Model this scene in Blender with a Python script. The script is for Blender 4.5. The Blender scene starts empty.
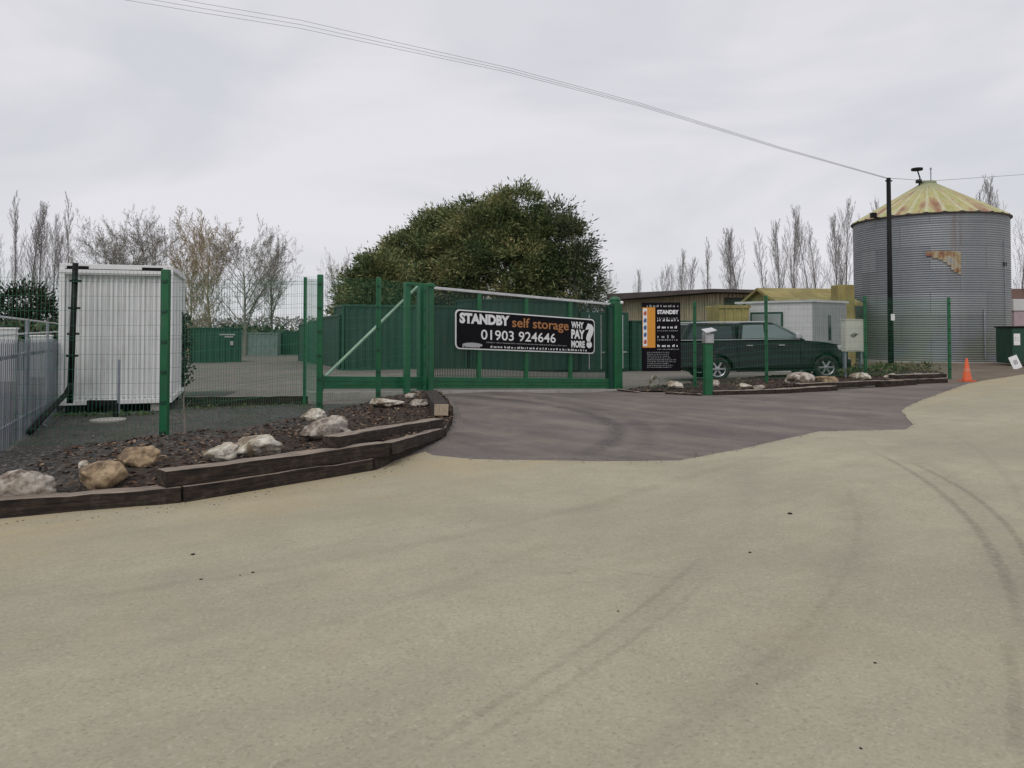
import bpy, bmesh, math, random
from mathutils import Vector, Matrix, noise
random.seed(7)
R = math.radians
sc = bpy.context.scene
C = sc.collection

# ------------------------------------------------------------------ camera
F, CX, HOR, PITCH, CH = 760.0, 512.0, 329.0, R(1.5), 1.6
CYE = HOR - F*math.tan(PITCH)
cam_d = bpy.data.cameras.new('camera'); cam = bpy.data.objects.new('camera', cam_d); C.objects.link(cam)
cam.location = (0, 0, CH); cam.rotation_euler = (R(90)+PITCH, 0, 0)
cam_d.sensor_width = 36; cam_d.lens = F/1024*36
cam_d.shift_y = -(384-CYE)/1024
cam_d.clip_start = 0.05; cam_d.clip_end = 3000
sc.camera = cam

# ------------------------------------------------------------------ sky and sun (overcast)
SUN_EL, SUN_AZ = 48, 200
w = bpy.data.worlds.new('World'); sc.world = w; w.use_nodes = True
nt = w.node_tree; nt.nodes.clear()
out = nt.nodes.new('ShaderNodeOutputWorld')
sky = nt.nodes.new('ShaderNodeTexSky'); sky.sky_type = 'NISHITA'; sky.sun_disc = False
sky.sun_elevation = R(SUN_EL); sky.sun_rotation = R(SUN_AZ)
b1 = nt.nodes.new('ShaderNodeBackground'); b1.inputs[1].default_value = 0.10
nt.links.new(sky.outputs[0], b1.inputs[0])
tc = nt.nodes.new('ShaderNodeTexCoord'); mp = nt.nodes.new('ShaderNodeMapping'); mp.inputs['Scale'].default_value = (1.0, 1.0, 3.2)
nt.links.new(tc.outputs['Generated'], mp.inputs[0])
nz = nt.nodes.new('ShaderNodeTexNoise'); nz.inputs['Scale'].default_value = 2.0; nz.inputs['Detail'].default_value = 7
nz.inputs['Roughness'].default_value = .5; nz.inputs['Distortion'].default_value = .5
nt.links.new(mp.outputs[0], nz.inputs['Vector'])
cr = nt.nodes.new('ShaderNodeValToRGB')
cr.color_ramp.elements[0].position = .39; cr.color_ramp.elements[0].color = (.665, .675, .715, 1)
cr.color_ramp.elements[1].position = .60; cr.color_ramp.elements[1].color = (.80, .785, .825, 1)
nt.links.new(nz.outputs['Fac'], cr.inputs[0])
b2 = nt.nodes.new('ShaderNodeBackground'); b2.inputs[1].default_value = 1.0
nt.links.new(cr.outputs[0], b2.inputs[0])
ms = nt.nodes.new('ShaderNodeMixShader'); ms.inputs[0].default_value = .95
nt.links.new(b1.outputs[0], ms.inputs[1]); nt.links.new(b2.outputs[0], ms.inputs[2]); nt.links.new(ms.outputs[0], out.inputs[0])
sd = bpy.data.lights.new('sun', 'SUN'); sd.energy = 0.95; sd.angle = R(25); sd.color = (1, .97, .92)
sun = bpy.data.objects.new('sun', sd); C.objects.link(sun)
_az = R(SUN_AZ); sdir = Vector((math.sin(_az)*math.cos(R(SUN_EL)), math.cos(_az)*math.cos(R(SUN_EL)), math.sin(R(SUN_EL))))
sun.rotation_euler = (-sdir).to_track_quat('-Z', 'Y').to_euler()
sc.view_settings.view_transform = 'Standard'; sc.view_settings.look = 'None'
sc.view_settings.exposure = 0.0; sc.view_settings.gamma = 1.0; sc.view_settings.use_curve_mapping = False

# ------------------------------------------------------------------ terrain heights and surveying helpers
CTRL = [(0,0,0),(-6,5,0),(6,6,0),(-4.8,10.6,0),(4,12,0),(10,14,0),(-2,17.8,.08),(-4,15,.1),(2.8,21.5,-.14),(-8,14.3,.03),
        (4.8,18.7,-.02),(8,24,-.08),(13,24,0),(16,21,0),(20,28,0),(22,38,0),(12,38,-.3),(5,39,-.58),(-7.3,33.4,-.24),(-10,24,-.1),
        (-16,48,-.44),(-15,53,-.68),(0,60,-.6),(30,60,0),(0,-10,0),(-30,20,0),(60,30,0),(-60,60,-.4),(0,150,-.6),(-8,18,0),(0,26,-.15)]
def zt(x, y):
    s = t = 0.0
    for a, b, z in CTRL:
        q = 1.0/((x-a)**2+(y-b)**2+1.2)**1.6
        s += q; t += q*z
    return t/s
def ray(x, y):
    up = -(y-CYE)/F
    return Vector(((x-CX)/F, math.cos(PITCH)-math.sin(PITCH)*up, math.sin(PITCH)+math.cos(PITCH)*up))
def at(x, y, D):
    d = ray(x, y); return Vector((0, 0, CH)) + d*(D/d.y)
def G(x, y, h=None):
    h = h or zt; d = ray(x, y); z = 0.0
    for _ in range(12):
        t = (z-CH)/d.z; p = d*t; z = .5*z+.5*h(p.x, p.y)
    t = (z-CH)/d.z; return Vector((d.x*t, d.y*t, z))
def X(x, D): return (x-CX)/F*D
def Zt(y, D): return CH-(y-HOR)*D/F
def g2(pts): return [tuple(G(*p)[:2]) for p in pts]

# ------------------------------------------------------------------ material helpers
class NT:
    def __init__(s, name):
        s.m = bpy.data.materials.new(name); s.m.use_nodes = True; s.t = s.m.node_tree; s.t.nodes.clear()
        s.o = s.n('ShaderNodeOutputMaterial'); s.b = s.n('ShaderNodeBsdfPrincipled'); s.l(s.b.outputs[0], s.o.inputs[0])
        s._co = None
    def n(s, k, **kw):
        q = s.t.nodes.new(k)
        for a, v in kw.items(): setattr(q, a, v)
        return q
    def l(s, a, b): s.t.links.new(a, b)
    def co(s):
        if not s._co: s._co = s.n('ShaderNodeTexCoord')
        return s._co.outputs['Object']
    def mapn(s, scale=(1,1,1), rot=(0,0,0), src=None):
        src = src or s.co()
        if any(rot):
            q = s.n('ShaderNodeMapping'); q.inputs['Rotation'].default_value = rot; s.l(src, q.inputs[0]); src = q.outputs[0]
        q = s.n('ShaderNodeMapping'); q.inputs['Scale'].default_value = scale
        s.l(src, q.inputs[0]); return q.outputs[0]
    def noise(s, scale, detail=4, rough=.55, src=None, dist=0):
        q = s.n('ShaderNodeTexNoise'); q.inputs['Scale'].default_value = scale; q.inputs['Detail'].default_value = detail
        q.inputs['Roughness'].default_value = rough; q.inputs['Distortion'].default_value = dist
        s.l(src or s.co(), q.inputs['Vector']); return q.outputs['Fac']
    def ramp(s, f, stops):
        q = s.n('ShaderNodeValToRGB'); e = q.color_ramp.elements
        while len(e) < len(stops): e.new(.5)
        for k, (p, c) in enumerate(stops):
            e[k].position = p; e[k].color = (c, c, c, 1) if isinstance(c, (int, float)) else (*c, 1)
        s.l(f, q.inputs[0]); return q.outputs[0]
    def mix(s, f, a, b, mode='MIX'):
        q = s.n('ShaderNodeMix', data_type='RGBA', blend_type=mode)
        for v, i in ((f, 0), (a, 6), (b, 7)):
            if isinstance(v, (int, float)): q.inputs[i].default_value = v if i == 0 else (v, v, v, 1)
            elif isinstance(v, tuple): q.inputs[i].default_value = (*v, 1)
            else: s.l(v, q.inputs[i])
        return q.outputs[2]
    def math(s, op, a, b=0.0, c=0.0):
        q = s.n('ShaderNodeMath', operation=op)
        for i, v in enumerate((a, b, c)):
            if isinstance(v, (int, float)): q.inputs[i].default_value = v
            else: s.l(v, q.inputs[i])
        return q.outputs[0]
    def bump(s, f, d=.02, st=.6):
        q = s.n('ShaderNodeBump'); q.inputs['Strength'].default_value = st; q.inputs['Distance'].default_value = d
        s.l(f, q.inputs['Height']); s.l(q.outputs[0], s.b.inputs['Normal'])
    def fin(s, col, rough=.8, metal=0.0, spec=None):
        if isinstance(col, tuple): s.b.inputs['Base Color'].default_value = (*col, 1)
        else: s.l(col, s.b.inputs['Base Color'])
        if isinstance(rough, (int, float)): s.b.inputs['Roughness'].default_value = rough
        else: s.l(rough, s.b.inputs['Roughness'])
        s.b.inputs['Metallic'].default_value = metal
        if spec is not None: s.b.inputs['Specular IOR Level'].default_value = spec
        return s.m
def paint(name, c, rough=.5, var=.25, scale=3.0, metal=0.0, dirt=(.12,.1,.08), damt=.25, spec=None):
    s = NT(name)
    n1 = s.noise(scale, 5); c2 = tuple(v*(1-var) for v in c)
    col = s.mix(s.ramp(n1, [(.35, 0.0), (.7, 1.0)]), c2, c)
    n2 = s.noise(scale*2.3, 6, .7, src=s.mapn((1, 1, .35)))
    col = s.mix(s.math('MULTIPLY', s.ramp(n2, [(.52, 0.0), (.72, 1.0)]), damt), col, dirt)
    s.bump(s.noise(40, 2), .002, .3)
    return s.fin(col, rough, metal, spec)

M = {}
M['green'] = paint('green_powder_coat', (.009, .130, .047), .42, .25, 4)
M['green_dark'] = paint('dark_green_paint', (.008, .060, .036), .5, .3, 1.5, damt=.2)
def m_cont():
    s = NT('container_green_steel'); oi = s.n('ShaderNodeObjectInfo'); n = s.noise(1.2, 6, .65, src=s.mapn((2.5, 2.5, .4)))
    c = s.ramp(oi.outputs['Random'], [(0, (.006, .045, .030)), (1, (.014, .080, .048))])
    c = s.mix(s.ramp(n, [(.46, 0.), (.68, .35)]), c, (.045, .10, .075)); n2 = s.noise(2.5, 7, .7, src=s.mapn((4, 4, .35)))
    c = s.mix(s.ramp(n2, [(.60, 0.), (.70, .65)]), c, (.12, .06, .035)); return s.fin(c, .5)
M['cont_green'] = m_cont()
M['green_wire'] = paint('green_wire_coat', (.025, .19, .095), .5, .1, 5, damt=.05)
M['galv'] = paint('galvanised_steel', (.36, .39, .44), .45, .3, 5, .5, damt=.2)
def m_pal():
    s = NT('weathered_galvanised_pales'); g = s.n('ShaderNodeNewGeometry'); n = s.noise(4, 5, .6, src=s.mapn((1, 1, .3)))
    c = s.ramp(g.outputs['Random Per Island'], [(0, (.15, .17, .21)), (.8, (.30, .33, .38)), (1, (.55, .57, .6))]); c = s.mix(s.ramp(n, [(.4, 0.), (.65, .4)]), c, (.45, .46, .47)); return s.fin(c, .5, .3)
M['pales'] = m_pal()
M['galv_pale'] = paint('pale_galvanised_rail', (.62, .63, .64), .5, .15, 5, .2, damt=.2)
M['white'] = paint('white_painted_steel', (.80, .80, .79), .55, .08, 2, damt=.22, dirt=(.3,.27,.22))
M['white2'] = paint('white_cabin_panel', (.62, .62, .62), .6, .1, 2, damt=.22, dirt=(.3,.27,.22))
M['cream'] = paint('cream_cabinet', (.62, .61, .53), .55, .08, 2, damt=.15)
M['black'] = paint('black_paint', (.008, .008, .009), .6, .3, 4, damt=.1, spec=.2)
M['signblack'] = paint('black_sign_board', (.006, .005, .008), .6, .2, 4, damt=.05, spec=.12)
M['ink_white'] = paint('white_sign_ink', (.8, .8, .8), .5, .05, 4, damt=.03)
M['ink_grey'] = paint('grey_sign_ink', (.42, .42, .43), .5, .1, 4, damt=.03)
M['ink_orange'] = paint('amber_sign_ink', (.42, .18, .055), .5, .1, 4, damt=.03)
M['orange_panel'] = paint('orange_sign_panel', (.72, .30, .03), .5, .1, 4, damt=.03)
M['ink_blue'] = paint('blue_sign_ink', (.06, .12, .28), .5, .1, 4, damt=.03)
M['ink_red'] = paint('red_sign_ink', (.5, .1, .06), .5, .1, 4, damt=.03)
M['rubber'] = paint('rubber', (.015, .015, .016), .85, .2, 4, damt=.4)
M['glass_dark'] = paint('dark_window_glass', (.025, .035, .04), .08, .1, 1, damt=.0)
M['carpaint'] = paint('dark_green_car_paint', (.004, .006, .009), .28, .1, 1, 0, damt=.04, spec=.25)
M['carpaint'].node_tree.nodes['Principled BSDF'].inputs['Coat Weight'].default_value = .18
M['chrome'] = paint('chrome_trim', (.6, .6, .62), .2, .1, 3, .9, damt=.05)
M['alloy'] = paint('alloy_rim', (.5, .5, .52), .35, .1, 3, .7, damt=.15)
M['lamp'] = paint('headlight_lens', (.7, .72, .74), .1, .1, 5, .2, damt=0)
M['redlamp'] = paint('red_tail_lens', (.25, .01, .01), .2, .1, 5, damt=0)
M['cone_orange'] = paint('orange_cone_plastic', (.72, .12, .035), .6, .15, 8, damt=.25)
M['brick'] = paint('distant_brick', (.26, .12, .08), .9, .25, 3)
M['rooftile'] = paint('red_roof_tile', (.33, .14, .10), .9, .25, 2)
M['roofbrown'] = paint('brown_roof_felt', (.12, .10, .092), .9, .3, 1)
M['silver'] = paint('brushed_steel_box', (.5, .5, .5), .35, .2, 8, .6)
M['pink'] = paint('faded_pink_sheet', (.50, .38, .42), .8, .2, 2)
M['yellow'] = paint('yellow_ochre_paint', (.37, .31, .11), .85, .4, 1.2, damt=.9, dirt=(.17,.11,.07))
M['concrete_pale'] = paint('pale_concrete', (.42, .40, .36), .9, .25, 6)

def m_clad():
    s = NT('timber_cladding'); x = s.mapn((1, 1, .05))
    n = s.noise(6, 3, .5, src=x)
    col = s.ramp(n, [(.35, (.20, .15, .09)), (.5, (.34, .27, .16)), (.65, (.46, .39, .25))])
    return s.fin(col, .85)
M['clad'] = m_clad()
def m_bark(name, a, b):
    s = NT(name); n = s.noise(3, 5, .7, src=s.mapn((4, 4, .6)))
    col = s.mix(s.ramp(n, [(.35, 0.), (.65, 1.)]), a, b); s.bump(n, .02); return s.fin(col, .95)
M['bark'] = m_bark('grey_bark', (.15, .135, .11), (.31, .29, .24))
M['bark_pop'] = m_bark('poplar_bark', (.17, .155, .15), (.33, .305, .29))
M['bark_och'] = m_bark('ochre_twig_bark', (.24, .19, .11), (.42, .34, .21))
M['bark_grn'] = m_bark('green_grey_twig_bark', (.14, .14, .07), (.27, .26, .16))
def m_leaf(name, stops, sc_=.5):
    s = NT(name); g = s.n('ShaderNodeNewGeometry')
    n = s.noise(sc_, 4, .6)
    f = s.math('ADD', s.math('MULTIPLY', n, .72), s.math('MULTIPLY', g.outputs['Random Per Island'], .28))
    return s.fin(s.ramp(f, stops), .75, 0, .25)
M['ever'] = m_leaf('evergreen_foliage', [(.34, (.040, .068, .032)), (.45, (.095, .135, .055)), (.56, (.20, .23, .09)), (.68, (.38, .34, .16))], .45)
M['ever_dark'] = m_leaf('dark_conifer_foliage', [(.36, (.030, .045, .026)), (.5, (.070, .095, .05)), (.66, (.16, .17, .09))], .6)
M['shrub_dark'] = m_leaf('very_dark_shrub_foliage', [(.36, (.012, .020, .012)), (.5, (.022, .034, .018)), (.66, (.05, .06, .03))], .6)
M['weed'] = m_leaf('low_weed_foliage', [(.36, (.04, .06, .02)), (.5, (.08, .12, .035)), (.66, (.17, .18, .07))], 3)
M['scrub'] = m_leaf('brown_green_scrub', [(.36, (.07, .06, .03)), (.5, (.12, .11, .05)), (.66, (.20, .15, .09))], 3)
M['ivy'] = m_leaf('dark_ivy_foliage', [(.4, (.02, .02, .018)), (.6, (.06, .06, .05))], 3)

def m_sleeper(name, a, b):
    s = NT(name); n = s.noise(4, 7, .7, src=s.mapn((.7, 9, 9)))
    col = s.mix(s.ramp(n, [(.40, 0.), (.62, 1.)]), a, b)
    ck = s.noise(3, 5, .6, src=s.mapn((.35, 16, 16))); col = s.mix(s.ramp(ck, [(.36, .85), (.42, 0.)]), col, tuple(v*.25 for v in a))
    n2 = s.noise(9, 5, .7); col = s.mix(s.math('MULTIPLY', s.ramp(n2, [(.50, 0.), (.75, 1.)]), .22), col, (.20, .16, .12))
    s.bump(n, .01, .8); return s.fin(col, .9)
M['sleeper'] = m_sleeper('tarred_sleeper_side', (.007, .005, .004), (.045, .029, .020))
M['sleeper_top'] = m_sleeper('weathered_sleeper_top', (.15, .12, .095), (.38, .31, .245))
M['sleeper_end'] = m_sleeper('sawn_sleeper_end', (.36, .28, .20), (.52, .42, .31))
def m_mulch():
    s = NT('bark_mulch'); v = s.n('ShaderNodeTexVoronoi'); v.inputs['Scale'].default_value = 26; s.l(s.co(), v.inputs['Vector'])
    n = s.noise(3, 4); c1 = s.ramp(v.outputs['Color'], [(.1, (.010, .006, .004)), (.6, (.036, .021, .013)), (.95, (.10, .060, .038))])
    col = s.mix(s.ramp(n, [(.4, 0.), (.7, .6)]), c1, (.045, .035, .028))
    sx_ = s.n('ShaderNodeSeparateXYZ'); s.l(s.co(), sx_.inputs[0])
    f_ = s.math('ADD', s.math('ADD', sx_.outputs[0], s.math('MULTIPLY', sx_.outputs[1], -.25)), s.math('MULTIPLY', n, 1.6))
    soil = s.ramp(v.outputs['Color'], [(.1, (.022, .020, .017)), (.6, (.058, .053, .045)), (.95, (.14, .125, .11))])
    mr = s.n('ShaderNodeMapRange'); s.l(f_, mr.inputs[0])
    for i_, v_ in ((1, -5.4), (2, -4.5), (3, 1.), (4, 0.)): mr.inputs[i_].default_value = v_
    col = s.mix(mr.outputs[0], col, soil)
    s.bump(v.outputs['Distance'], .03, 1.0); return s.fin(col, .95)
M['mulch'] = m_mulch()
def m_chip():
    s = NT('bark_chip'); g = s.n('ShaderNodeNewGeometry')
    return s.fin(s.ramp(g.outputs['Random Per Island'], [(0, (.010, .006, .004)), (.5, (.046, .025, .014)), (.80, (.125, .068, .038)), (1, (.32, .23, .15))]), .95)
M['chip'] = m_chip()
def m_rock(name, a, b, c):
    s = NT(name); n = s.noise(5, 7, .62); n2 = s.noise(14, 6, .7)
    col = s.ramp(n, [(.40, a), (.48, b), (.56, c)])
    col = s.mix(s.math('MULTIPLY', s.ramp(n2, [(.5, 0.), (.64, 1.)]), .6), col, tuple(v*.35 for v in a))
    s.bump(s.noise(18, 6, .7), .02, .8); return s.fin(col, .9)
M['rock_pale'] = m_rock('pale_limestone', (.20, .15, .10), (.44, .39, .30), (.66, .62, .53))
M['rock_brown'] = m_rock('buff_sandstone', (.17, .12, .08), (.32, .23, .14), (.42, .31, .19))
M['rock_grey'] = m_rock('grey_pink_stone', (.15, .115, .085), (.33, .28, .23), (.52, .47, .41))

def stony(name, a, b, c, vs=38, big=.5, moss=None, far_scale=1.0):
    s = NT(name); v = s.n('ShaderNodeTexVoronoi'); v.inputs['Scale'].default_value = vs; s.l(s.co(), v.inputs['Vector'])
    g = s.n('ShaderNodeSeparateColor'); s.l(v.outputs['Color'], g.inputs[0])
    st = s.ramp(g.outputs[0], [(.05, a), (.5, b), (.97, c)])
    n = s.noise(big, 6, .6); col = s.mix(s.ramp(n, [(.38, 0.), (.62, .65)]), st, a)
    n4 = s.noise(2.5, 6, .65, src=s.mapn((.5, 1, 1))); col = s.mix(s.ramp(n4, [(.45, 0.), (.7, .5)]), col, c)
    if moss:
        n3 = s.noise(.9, 6, .7); col = s.mix(s.math('MULTIPLY', s.ramp(n3, [(.52, 0.), (.66, 1.)]), moss[3]), col, moss[:3])
    s.bump(v.outputs['Distance'], .02, .7); return s.fin(col, .95)
M['yard'] = stony('worn_yard_surface', (.115, .10, .090), (.165, .145, .13), (.235, .205, .18), 22, .25, (.11, .12, .055, .7))
M['gravel'] = stony('dark_gravel', (.032, .030, .028), (.062, .058, .053), (.13, .12, .11), 42, .8, (.05, .06, .025, .6))
M['verge'] = stony('dirt_verge', (.10, .075, .055), (.17, .13, .095), (.24, .19, .14), 30, .8, (.09, .10, .04, .5))

def circ(pts):
    # least squares circle through ground points
    n = len(pts); A = [[0]*4 for _ in range(3)]
    for x, y in pts:
        r = (x, y, 1.0); b = -(x*x+y*y)
        for i in range(3):
            for j in range(3): A[i][j] += r[i]*r[j]
            A[i][3] += r[i]*b
    for i in range(3):
        p = max(range(i, 3), key=lambda k: abs(A[k][i])); A[i], A[p] = A[p], A[i]
        for k in range(3):
            if k != i:
                q = A[k][i]/A[i][i]; A[k] = [u-q*v for u, v in zip(A[k], A[i])]
    d, e, f = (A[i][3]/A[i][i] for i in range(3))
    cx, cy = -d/2, -e/2; return cx, cy, math.sqrt(max(.01, cx*cx+cy*cy-f))
def track_mask(s, pts, width, soft=1.0):
    g = g2(pts); cx, cy, r = circ(g)
    angs = [Vector((a-cx, b-cy)).normalized() for a, b in g]
    mid = (angs[0]+angs[-1]).normalized(); ch_ = min(mid.dot(angs[0]), mid.dot(angs[-1]))
    sub = s.n('ShaderNodeVectorMath', operation='SUBTRACT'); s.l(s.flat, sub.inputs[0]); sub.inputs[1].default_value = (cx, cy, 0)
    ln = s.n('ShaderNodeVectorMath', operation='LENGTH'); s.l(sub.outputs[0], ln.inputs[0])
    d = s.math('ABSOLUTE', s.math('SUBTRACT', ln.outputs['Value'], r))
    d = s.math('ADD', d, s.math('MULTIPLY', s.math('SUBTRACT', s.wob, .5), width*.9))
    band = s.n('ShaderNodeMapRange', interpolation_type='SMOOTHSTEP'); s.l(d, band.inputs[0])
    for i, v in ((1, width*.15), (2, width), (3, 1.0), (4, 0.0)): band.inputs[i].default_value = v
    nm = s.n('ShaderNodeVectorMath', operation='NORMALIZE'); s.l(sub.outputs[0], nm.inputs[0])
    dt = s.n('ShaderNodeVectorMath', operation='DOT_PRODUCT'); s.l(nm.outputs[0], dt.inputs[0]); dt.inputs[1].default_value = (mid.x, mid.y, 0)
    am = s.n('ShaderNodeMapRange', interpolation_type='SMOOTHSTEP'); s.l(dt.outputs['Value'], am.inputs[0])
    e = 1-ch_
    for i, v in ((1, ch_-.15*e), (2, ch_+.55*e), (3, 0.0), (4, 1.0)): am.inputs[i].default_value = v
    return s.math('MULTIPLY', s.math('MULTIPLY', band.outputs[0], am.outputs[0]), s.brk)
def flat_setup(s):
    q = s.n('ShaderNodeVectorMath', operation='MULTIPLY'); s.l(s.co(), q.inputs[0]); q.inputs[1].default_value = (1, 1, 0)
    s.flat = q.outputs[0]; s.wob = s.noise(1.3, 4, .6); s.brk = s.ramp(s.noise(16, 5, .75), [(.36, .25), (.60, 1.0)])
def m_conc():
    s = NT('buff_concrete_road'); flat_setup(s)
    n1 = s.noise(.35, 6, .6, dist=.4); n2 = s.noise(2.2, 6, .65); n3 = s.noise(55, 4, .75); 
    col = s.ramp(n1, [(.34, (.360, .333, .245)), (.5, (.415, .382, .280)), (.66, (.470, .432, .315))])
    col = s.mix(s.ramp(n2, [(.40, .32), (.62, 0.)]), col, (.31, .29, .21))
    v = s.n('ShaderNodeTexVoronoi'); v.inputs['Scale'].default_value = 75; s.l(s.co(), v.inputs['Vector'])
    g = s.n('ShaderNodeSeparateColor'); s.l(v.outputs['Color'], g.inputs[0])
    col = s.mix(s.ramp(g.outputs[0], [(.0, .36), (.17, .0)]), col, (.18, .165, .12))
    col = s.mix(s.ramp(g.outputs[1], [(.86, .0), (1., .36)]), col, (.55, .52, .42))
    col = s.mix(s.ramp(n3, [(.4, .30), (.60, 0.)]), col, (.22, .205, .155))
    # drag streaks along the road
    st = s.noise(1.1, 5, .6, src=s.mapn((.14, 1.3, 1), (0, 0, R(-25))))
    col = s.mix(s.ramp(st, [(.48, 0.), (.70, .34)]), col, (.28, .265, .205))
    st2 = s.noise(2.6, 5, .65, src=s.mapn((.12, 1.2, 1), (0, 0, R(-42))))
    col = s.mix(s.ramp(st2, [(.52, 0.), (.7, .22)]), col, (.23, .215, .17))
    tr = [([(906,462),(954,481),(992,519),(1021,553),(1050,610)], .045, .5), ([(873,452),(935,491),(978,529),(1002,567),(1019,630)], .055, .5), ([(890,446),(950,485),(992,525),(1016,565),(1030,640)], .30, .20),
          ([(839,481),(858,524),(849,567),(825,606),(767,658),(648,754)], .05, .16), ([(839,481),(858,524),(849,567),(825,606),(767,658),(648,754)], .30, .17),
          ([(743,462),(748,495),(725,540),(680,590),(600,650),(470,740)], .20, .10), ([(700,560),(640,610),(560,665),(470,720),(400,765)], .035, .28), ([(715,575),(655,625),(575,680),(485,735),(420,775)], .03, .22),
          ([(1005,640),(1014,690),(1016,760)], .05, .35), ([(1024,520),(1000,470),(940,430)], .07, .12),
          ([(0,610),(180,585),(360,555),(520,525),(640,490)], .09, .14), ([(40,700),(250,650),(420,590),(560,540)], .08, .12), ([(560,520),(640,492),(720,470),(760,458)], .12, .16)]
    for pts, wd, a in tr:
        col = s.mix(s.math('MULTIPLY', track_mask(s, pts, wd), a), col, (.135, .125, .10))
    vc = s.n('ShaderNodeTexVoronoi', feature='DISTANCE_TO_EDGE'); vc.inputs['Scale'].default_value = .33
    wv = s.n('ShaderNodeVectorMath', operation='ADD'); nv = s.n('ShaderNodeTexNoise'); nv.inputs['Scale'].default_value = 1.8; nv.inputs['Detail'].default_value = 6; s.l(s.flat, nv.inputs['Vector'])
    s.l(s.flat, wv.inputs[0]); s.l(nv.outputs['Color'], wv.inputs[1]); s.l(wv.outputs[0], vc.inputs['Vector'])
    crk = s.ramp(vc.outputs['Distance'], [(.0, 1.0), (.0035, .0)]); gate_ = s.ramp(s.noise(.28, 2, .5), [(.54, 0.), (.60, .30)])
    col = s.mix(s.math('MULTIPLY', crk, gate_), col, (.15, .135, .10))
    n5 = s.noise(.8, 7, .7, dist=.8); col = s.mix(s.ramp(n5, [(.55, 0.), (.70, .20)]), col, (.46, .37, .22))
    n6 = s.noise(6, 5, .7); col = s.mix(s.ramp(n6, [(.60, 0.), (.74, .35)]), col, (.25, .225, .165))
    # ochre dust washed out of the planting bed
    d = s.n('ShaderNodeVectorMath', operation='DOT_PRODUCT'); s.l(s.flat, d.inputs[0]); d.inputs[1].default_value = (-.67, .74, 0)
    mr = s.n('ShaderNodeMapRange'); s.l(d.outputs['Value'], mr.inputs[0])
    for i, v_ in ((1, 5.2), (2, 7.2), (3, 0.), (4, 1.)): mr.inputs[i].default_value = v_
    dn = s.noise(1.6, 6, .65, src=s.mapn((.5, 1.4, 1), (0, 0, R(-42))))
    col = s.mix(s.math('MULTIPLY', mr.outputs[0], s.ramp(dn, [(.36, .12), (.66, .62)])), col, (.42, .32, .17))
    s.bump(s.math('ADD', n3, s.math('MULTIPLY', n2, .6)), .006, .5)
    return s.fin(col, .92, 0, .25)
M['conc'] = m_conc()
def m_tar():
    s = NT('grey_tarmac'); flat_setup(s)
    n1 = s.noise(.5, 6, .6); n3 = s.noise(70, 4, .75)
    col = s.ramp(n1, [(.36, (.120, .100, .095)), (.64, (.180, .154, .142))])
    st = s.noise(1.0, 6, .62, src=s.mapn((.10, 1.6, 1), (0, 0, R(42))), dist=.15)
    col = s.mix(s.ramp(st, [(.44, 0.), (.70, .60)]), col, (.27, .235, .19))
    st3 = s.noise(1.3, 6, .65, src=s.mapn((.12, 1.5, 1), (0, 0, R(62))), dist=.15)
    col = s.mix(s.ramp(st3, [(.50, 0.), (.72, .35)]), col, (.25, .22, .185))
    st2 = s.noise(1.4, 5, .6, src=s.mapn((.14, 1.8, 1), (0, 0, R(30))))
    col = s.mix(s.ramp(st2, [(.53, 0.), (.72, .30)]), col, (.085, .072, .070))
    tr = [([(440,395),(530,400),(590,425),(600,440),(590,462)], .24, .7), ([(480,392),(560,400),(620,425),(640,445),(640,462)], .24, .35),
          ([(620,396),(760,402),(880,415)], .3, .5), ([(520,392),(700,420),(800,436)], .25, .55)]
    for pts, wd, a in tr[:2]:
        col = s.mix(s.math('MULTIPLY', track_mask(s, pts, wd), a), col, (.04, .035, .036))
    for pts, wd, a in tr[2:]:
        col = s.mix(s.math('MULTIPLY', track_mask(s, pts, wd), a), col, (.26, .235, .20))
    col = s.mix(s.ramp(n3, [(.4, .4), (.6, 0.)]), col, (.075, .068, .066))
    n7 = s.noise(.9, 7, .7, dist=.5); col = s.mix(s.ramp(n7, [(.50, 0.), (.66, .45)]), col, (.27, .235, .185))
    n8 = s.noise(9, 5, .7); col = s.mix(s.ramp(n8, [(.56, 0.), (.72, .35)]), col, (.27, .24, .20))
    s.bump(n3, .006, .5); return s.fin(col, .9, 0, .3)
M['tar'] = m_tar()
def m_silo():
    s = NT('corrugated_galvanised_sheet'); uv = s.n('ShaderNodeUVMap')
    br = s.n('ShaderNodeTexBrick'); br.inputs['Scale'].default_value = 1.0; br.inputs['Mortar Size'].default_value = .012
    br.inputs['Brick Width'].default_value = 2.6; br.inputs['Row Height'].default_value = 1.12
    br.inputs['Color1'].default_value = (.19, .205, .225, 1); br.inputs['Color2'].default_value = (.27, .285, .305, 1); br.inputs['Mortar'].default_value = (.10, .11, .12, 1)
    s.l(uv.outputs[0], br.inputs['Vector'])
    n = s.noise(1.2, 6, .65, src=s.mapn((1, 1, .25))); col = s.mix(s.ramp(n, [(.4, 0.), (.66, .4)]), br.outputs['Color'], (.30, .305, .31))
    n2 = s.noise(.5, 5, .6); sep = s.n('ShaderNodeSeparateXYZ'); s.l(s.co(), sep.inputs[0])
    low = s.n('ShaderNodeMapRange'); s.l(sep.outputs[2], low.inputs[0])
    for i, v in ((1, 3.2), (2, .2), (3, 0.), (4, .55)): low.inputs[i].default_value = v
    col = s.mix(s.math('MULTIPLY', low.outputs[0], s.ramp(n2, [(.4, 0.), (.55, 1.)])), col, (.20, .22, .13))
    rn = s.noise(1.0, 6, .7, src=s.mapn((2.4, 2.4, .22))); col = s.mix(s.ramp(rn, [(.60, 0.), (.72, .45)]), col, (.20, .13, .09))
    return s.fin(col, .5, .35)
M['silo'] = m_silo()
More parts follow.
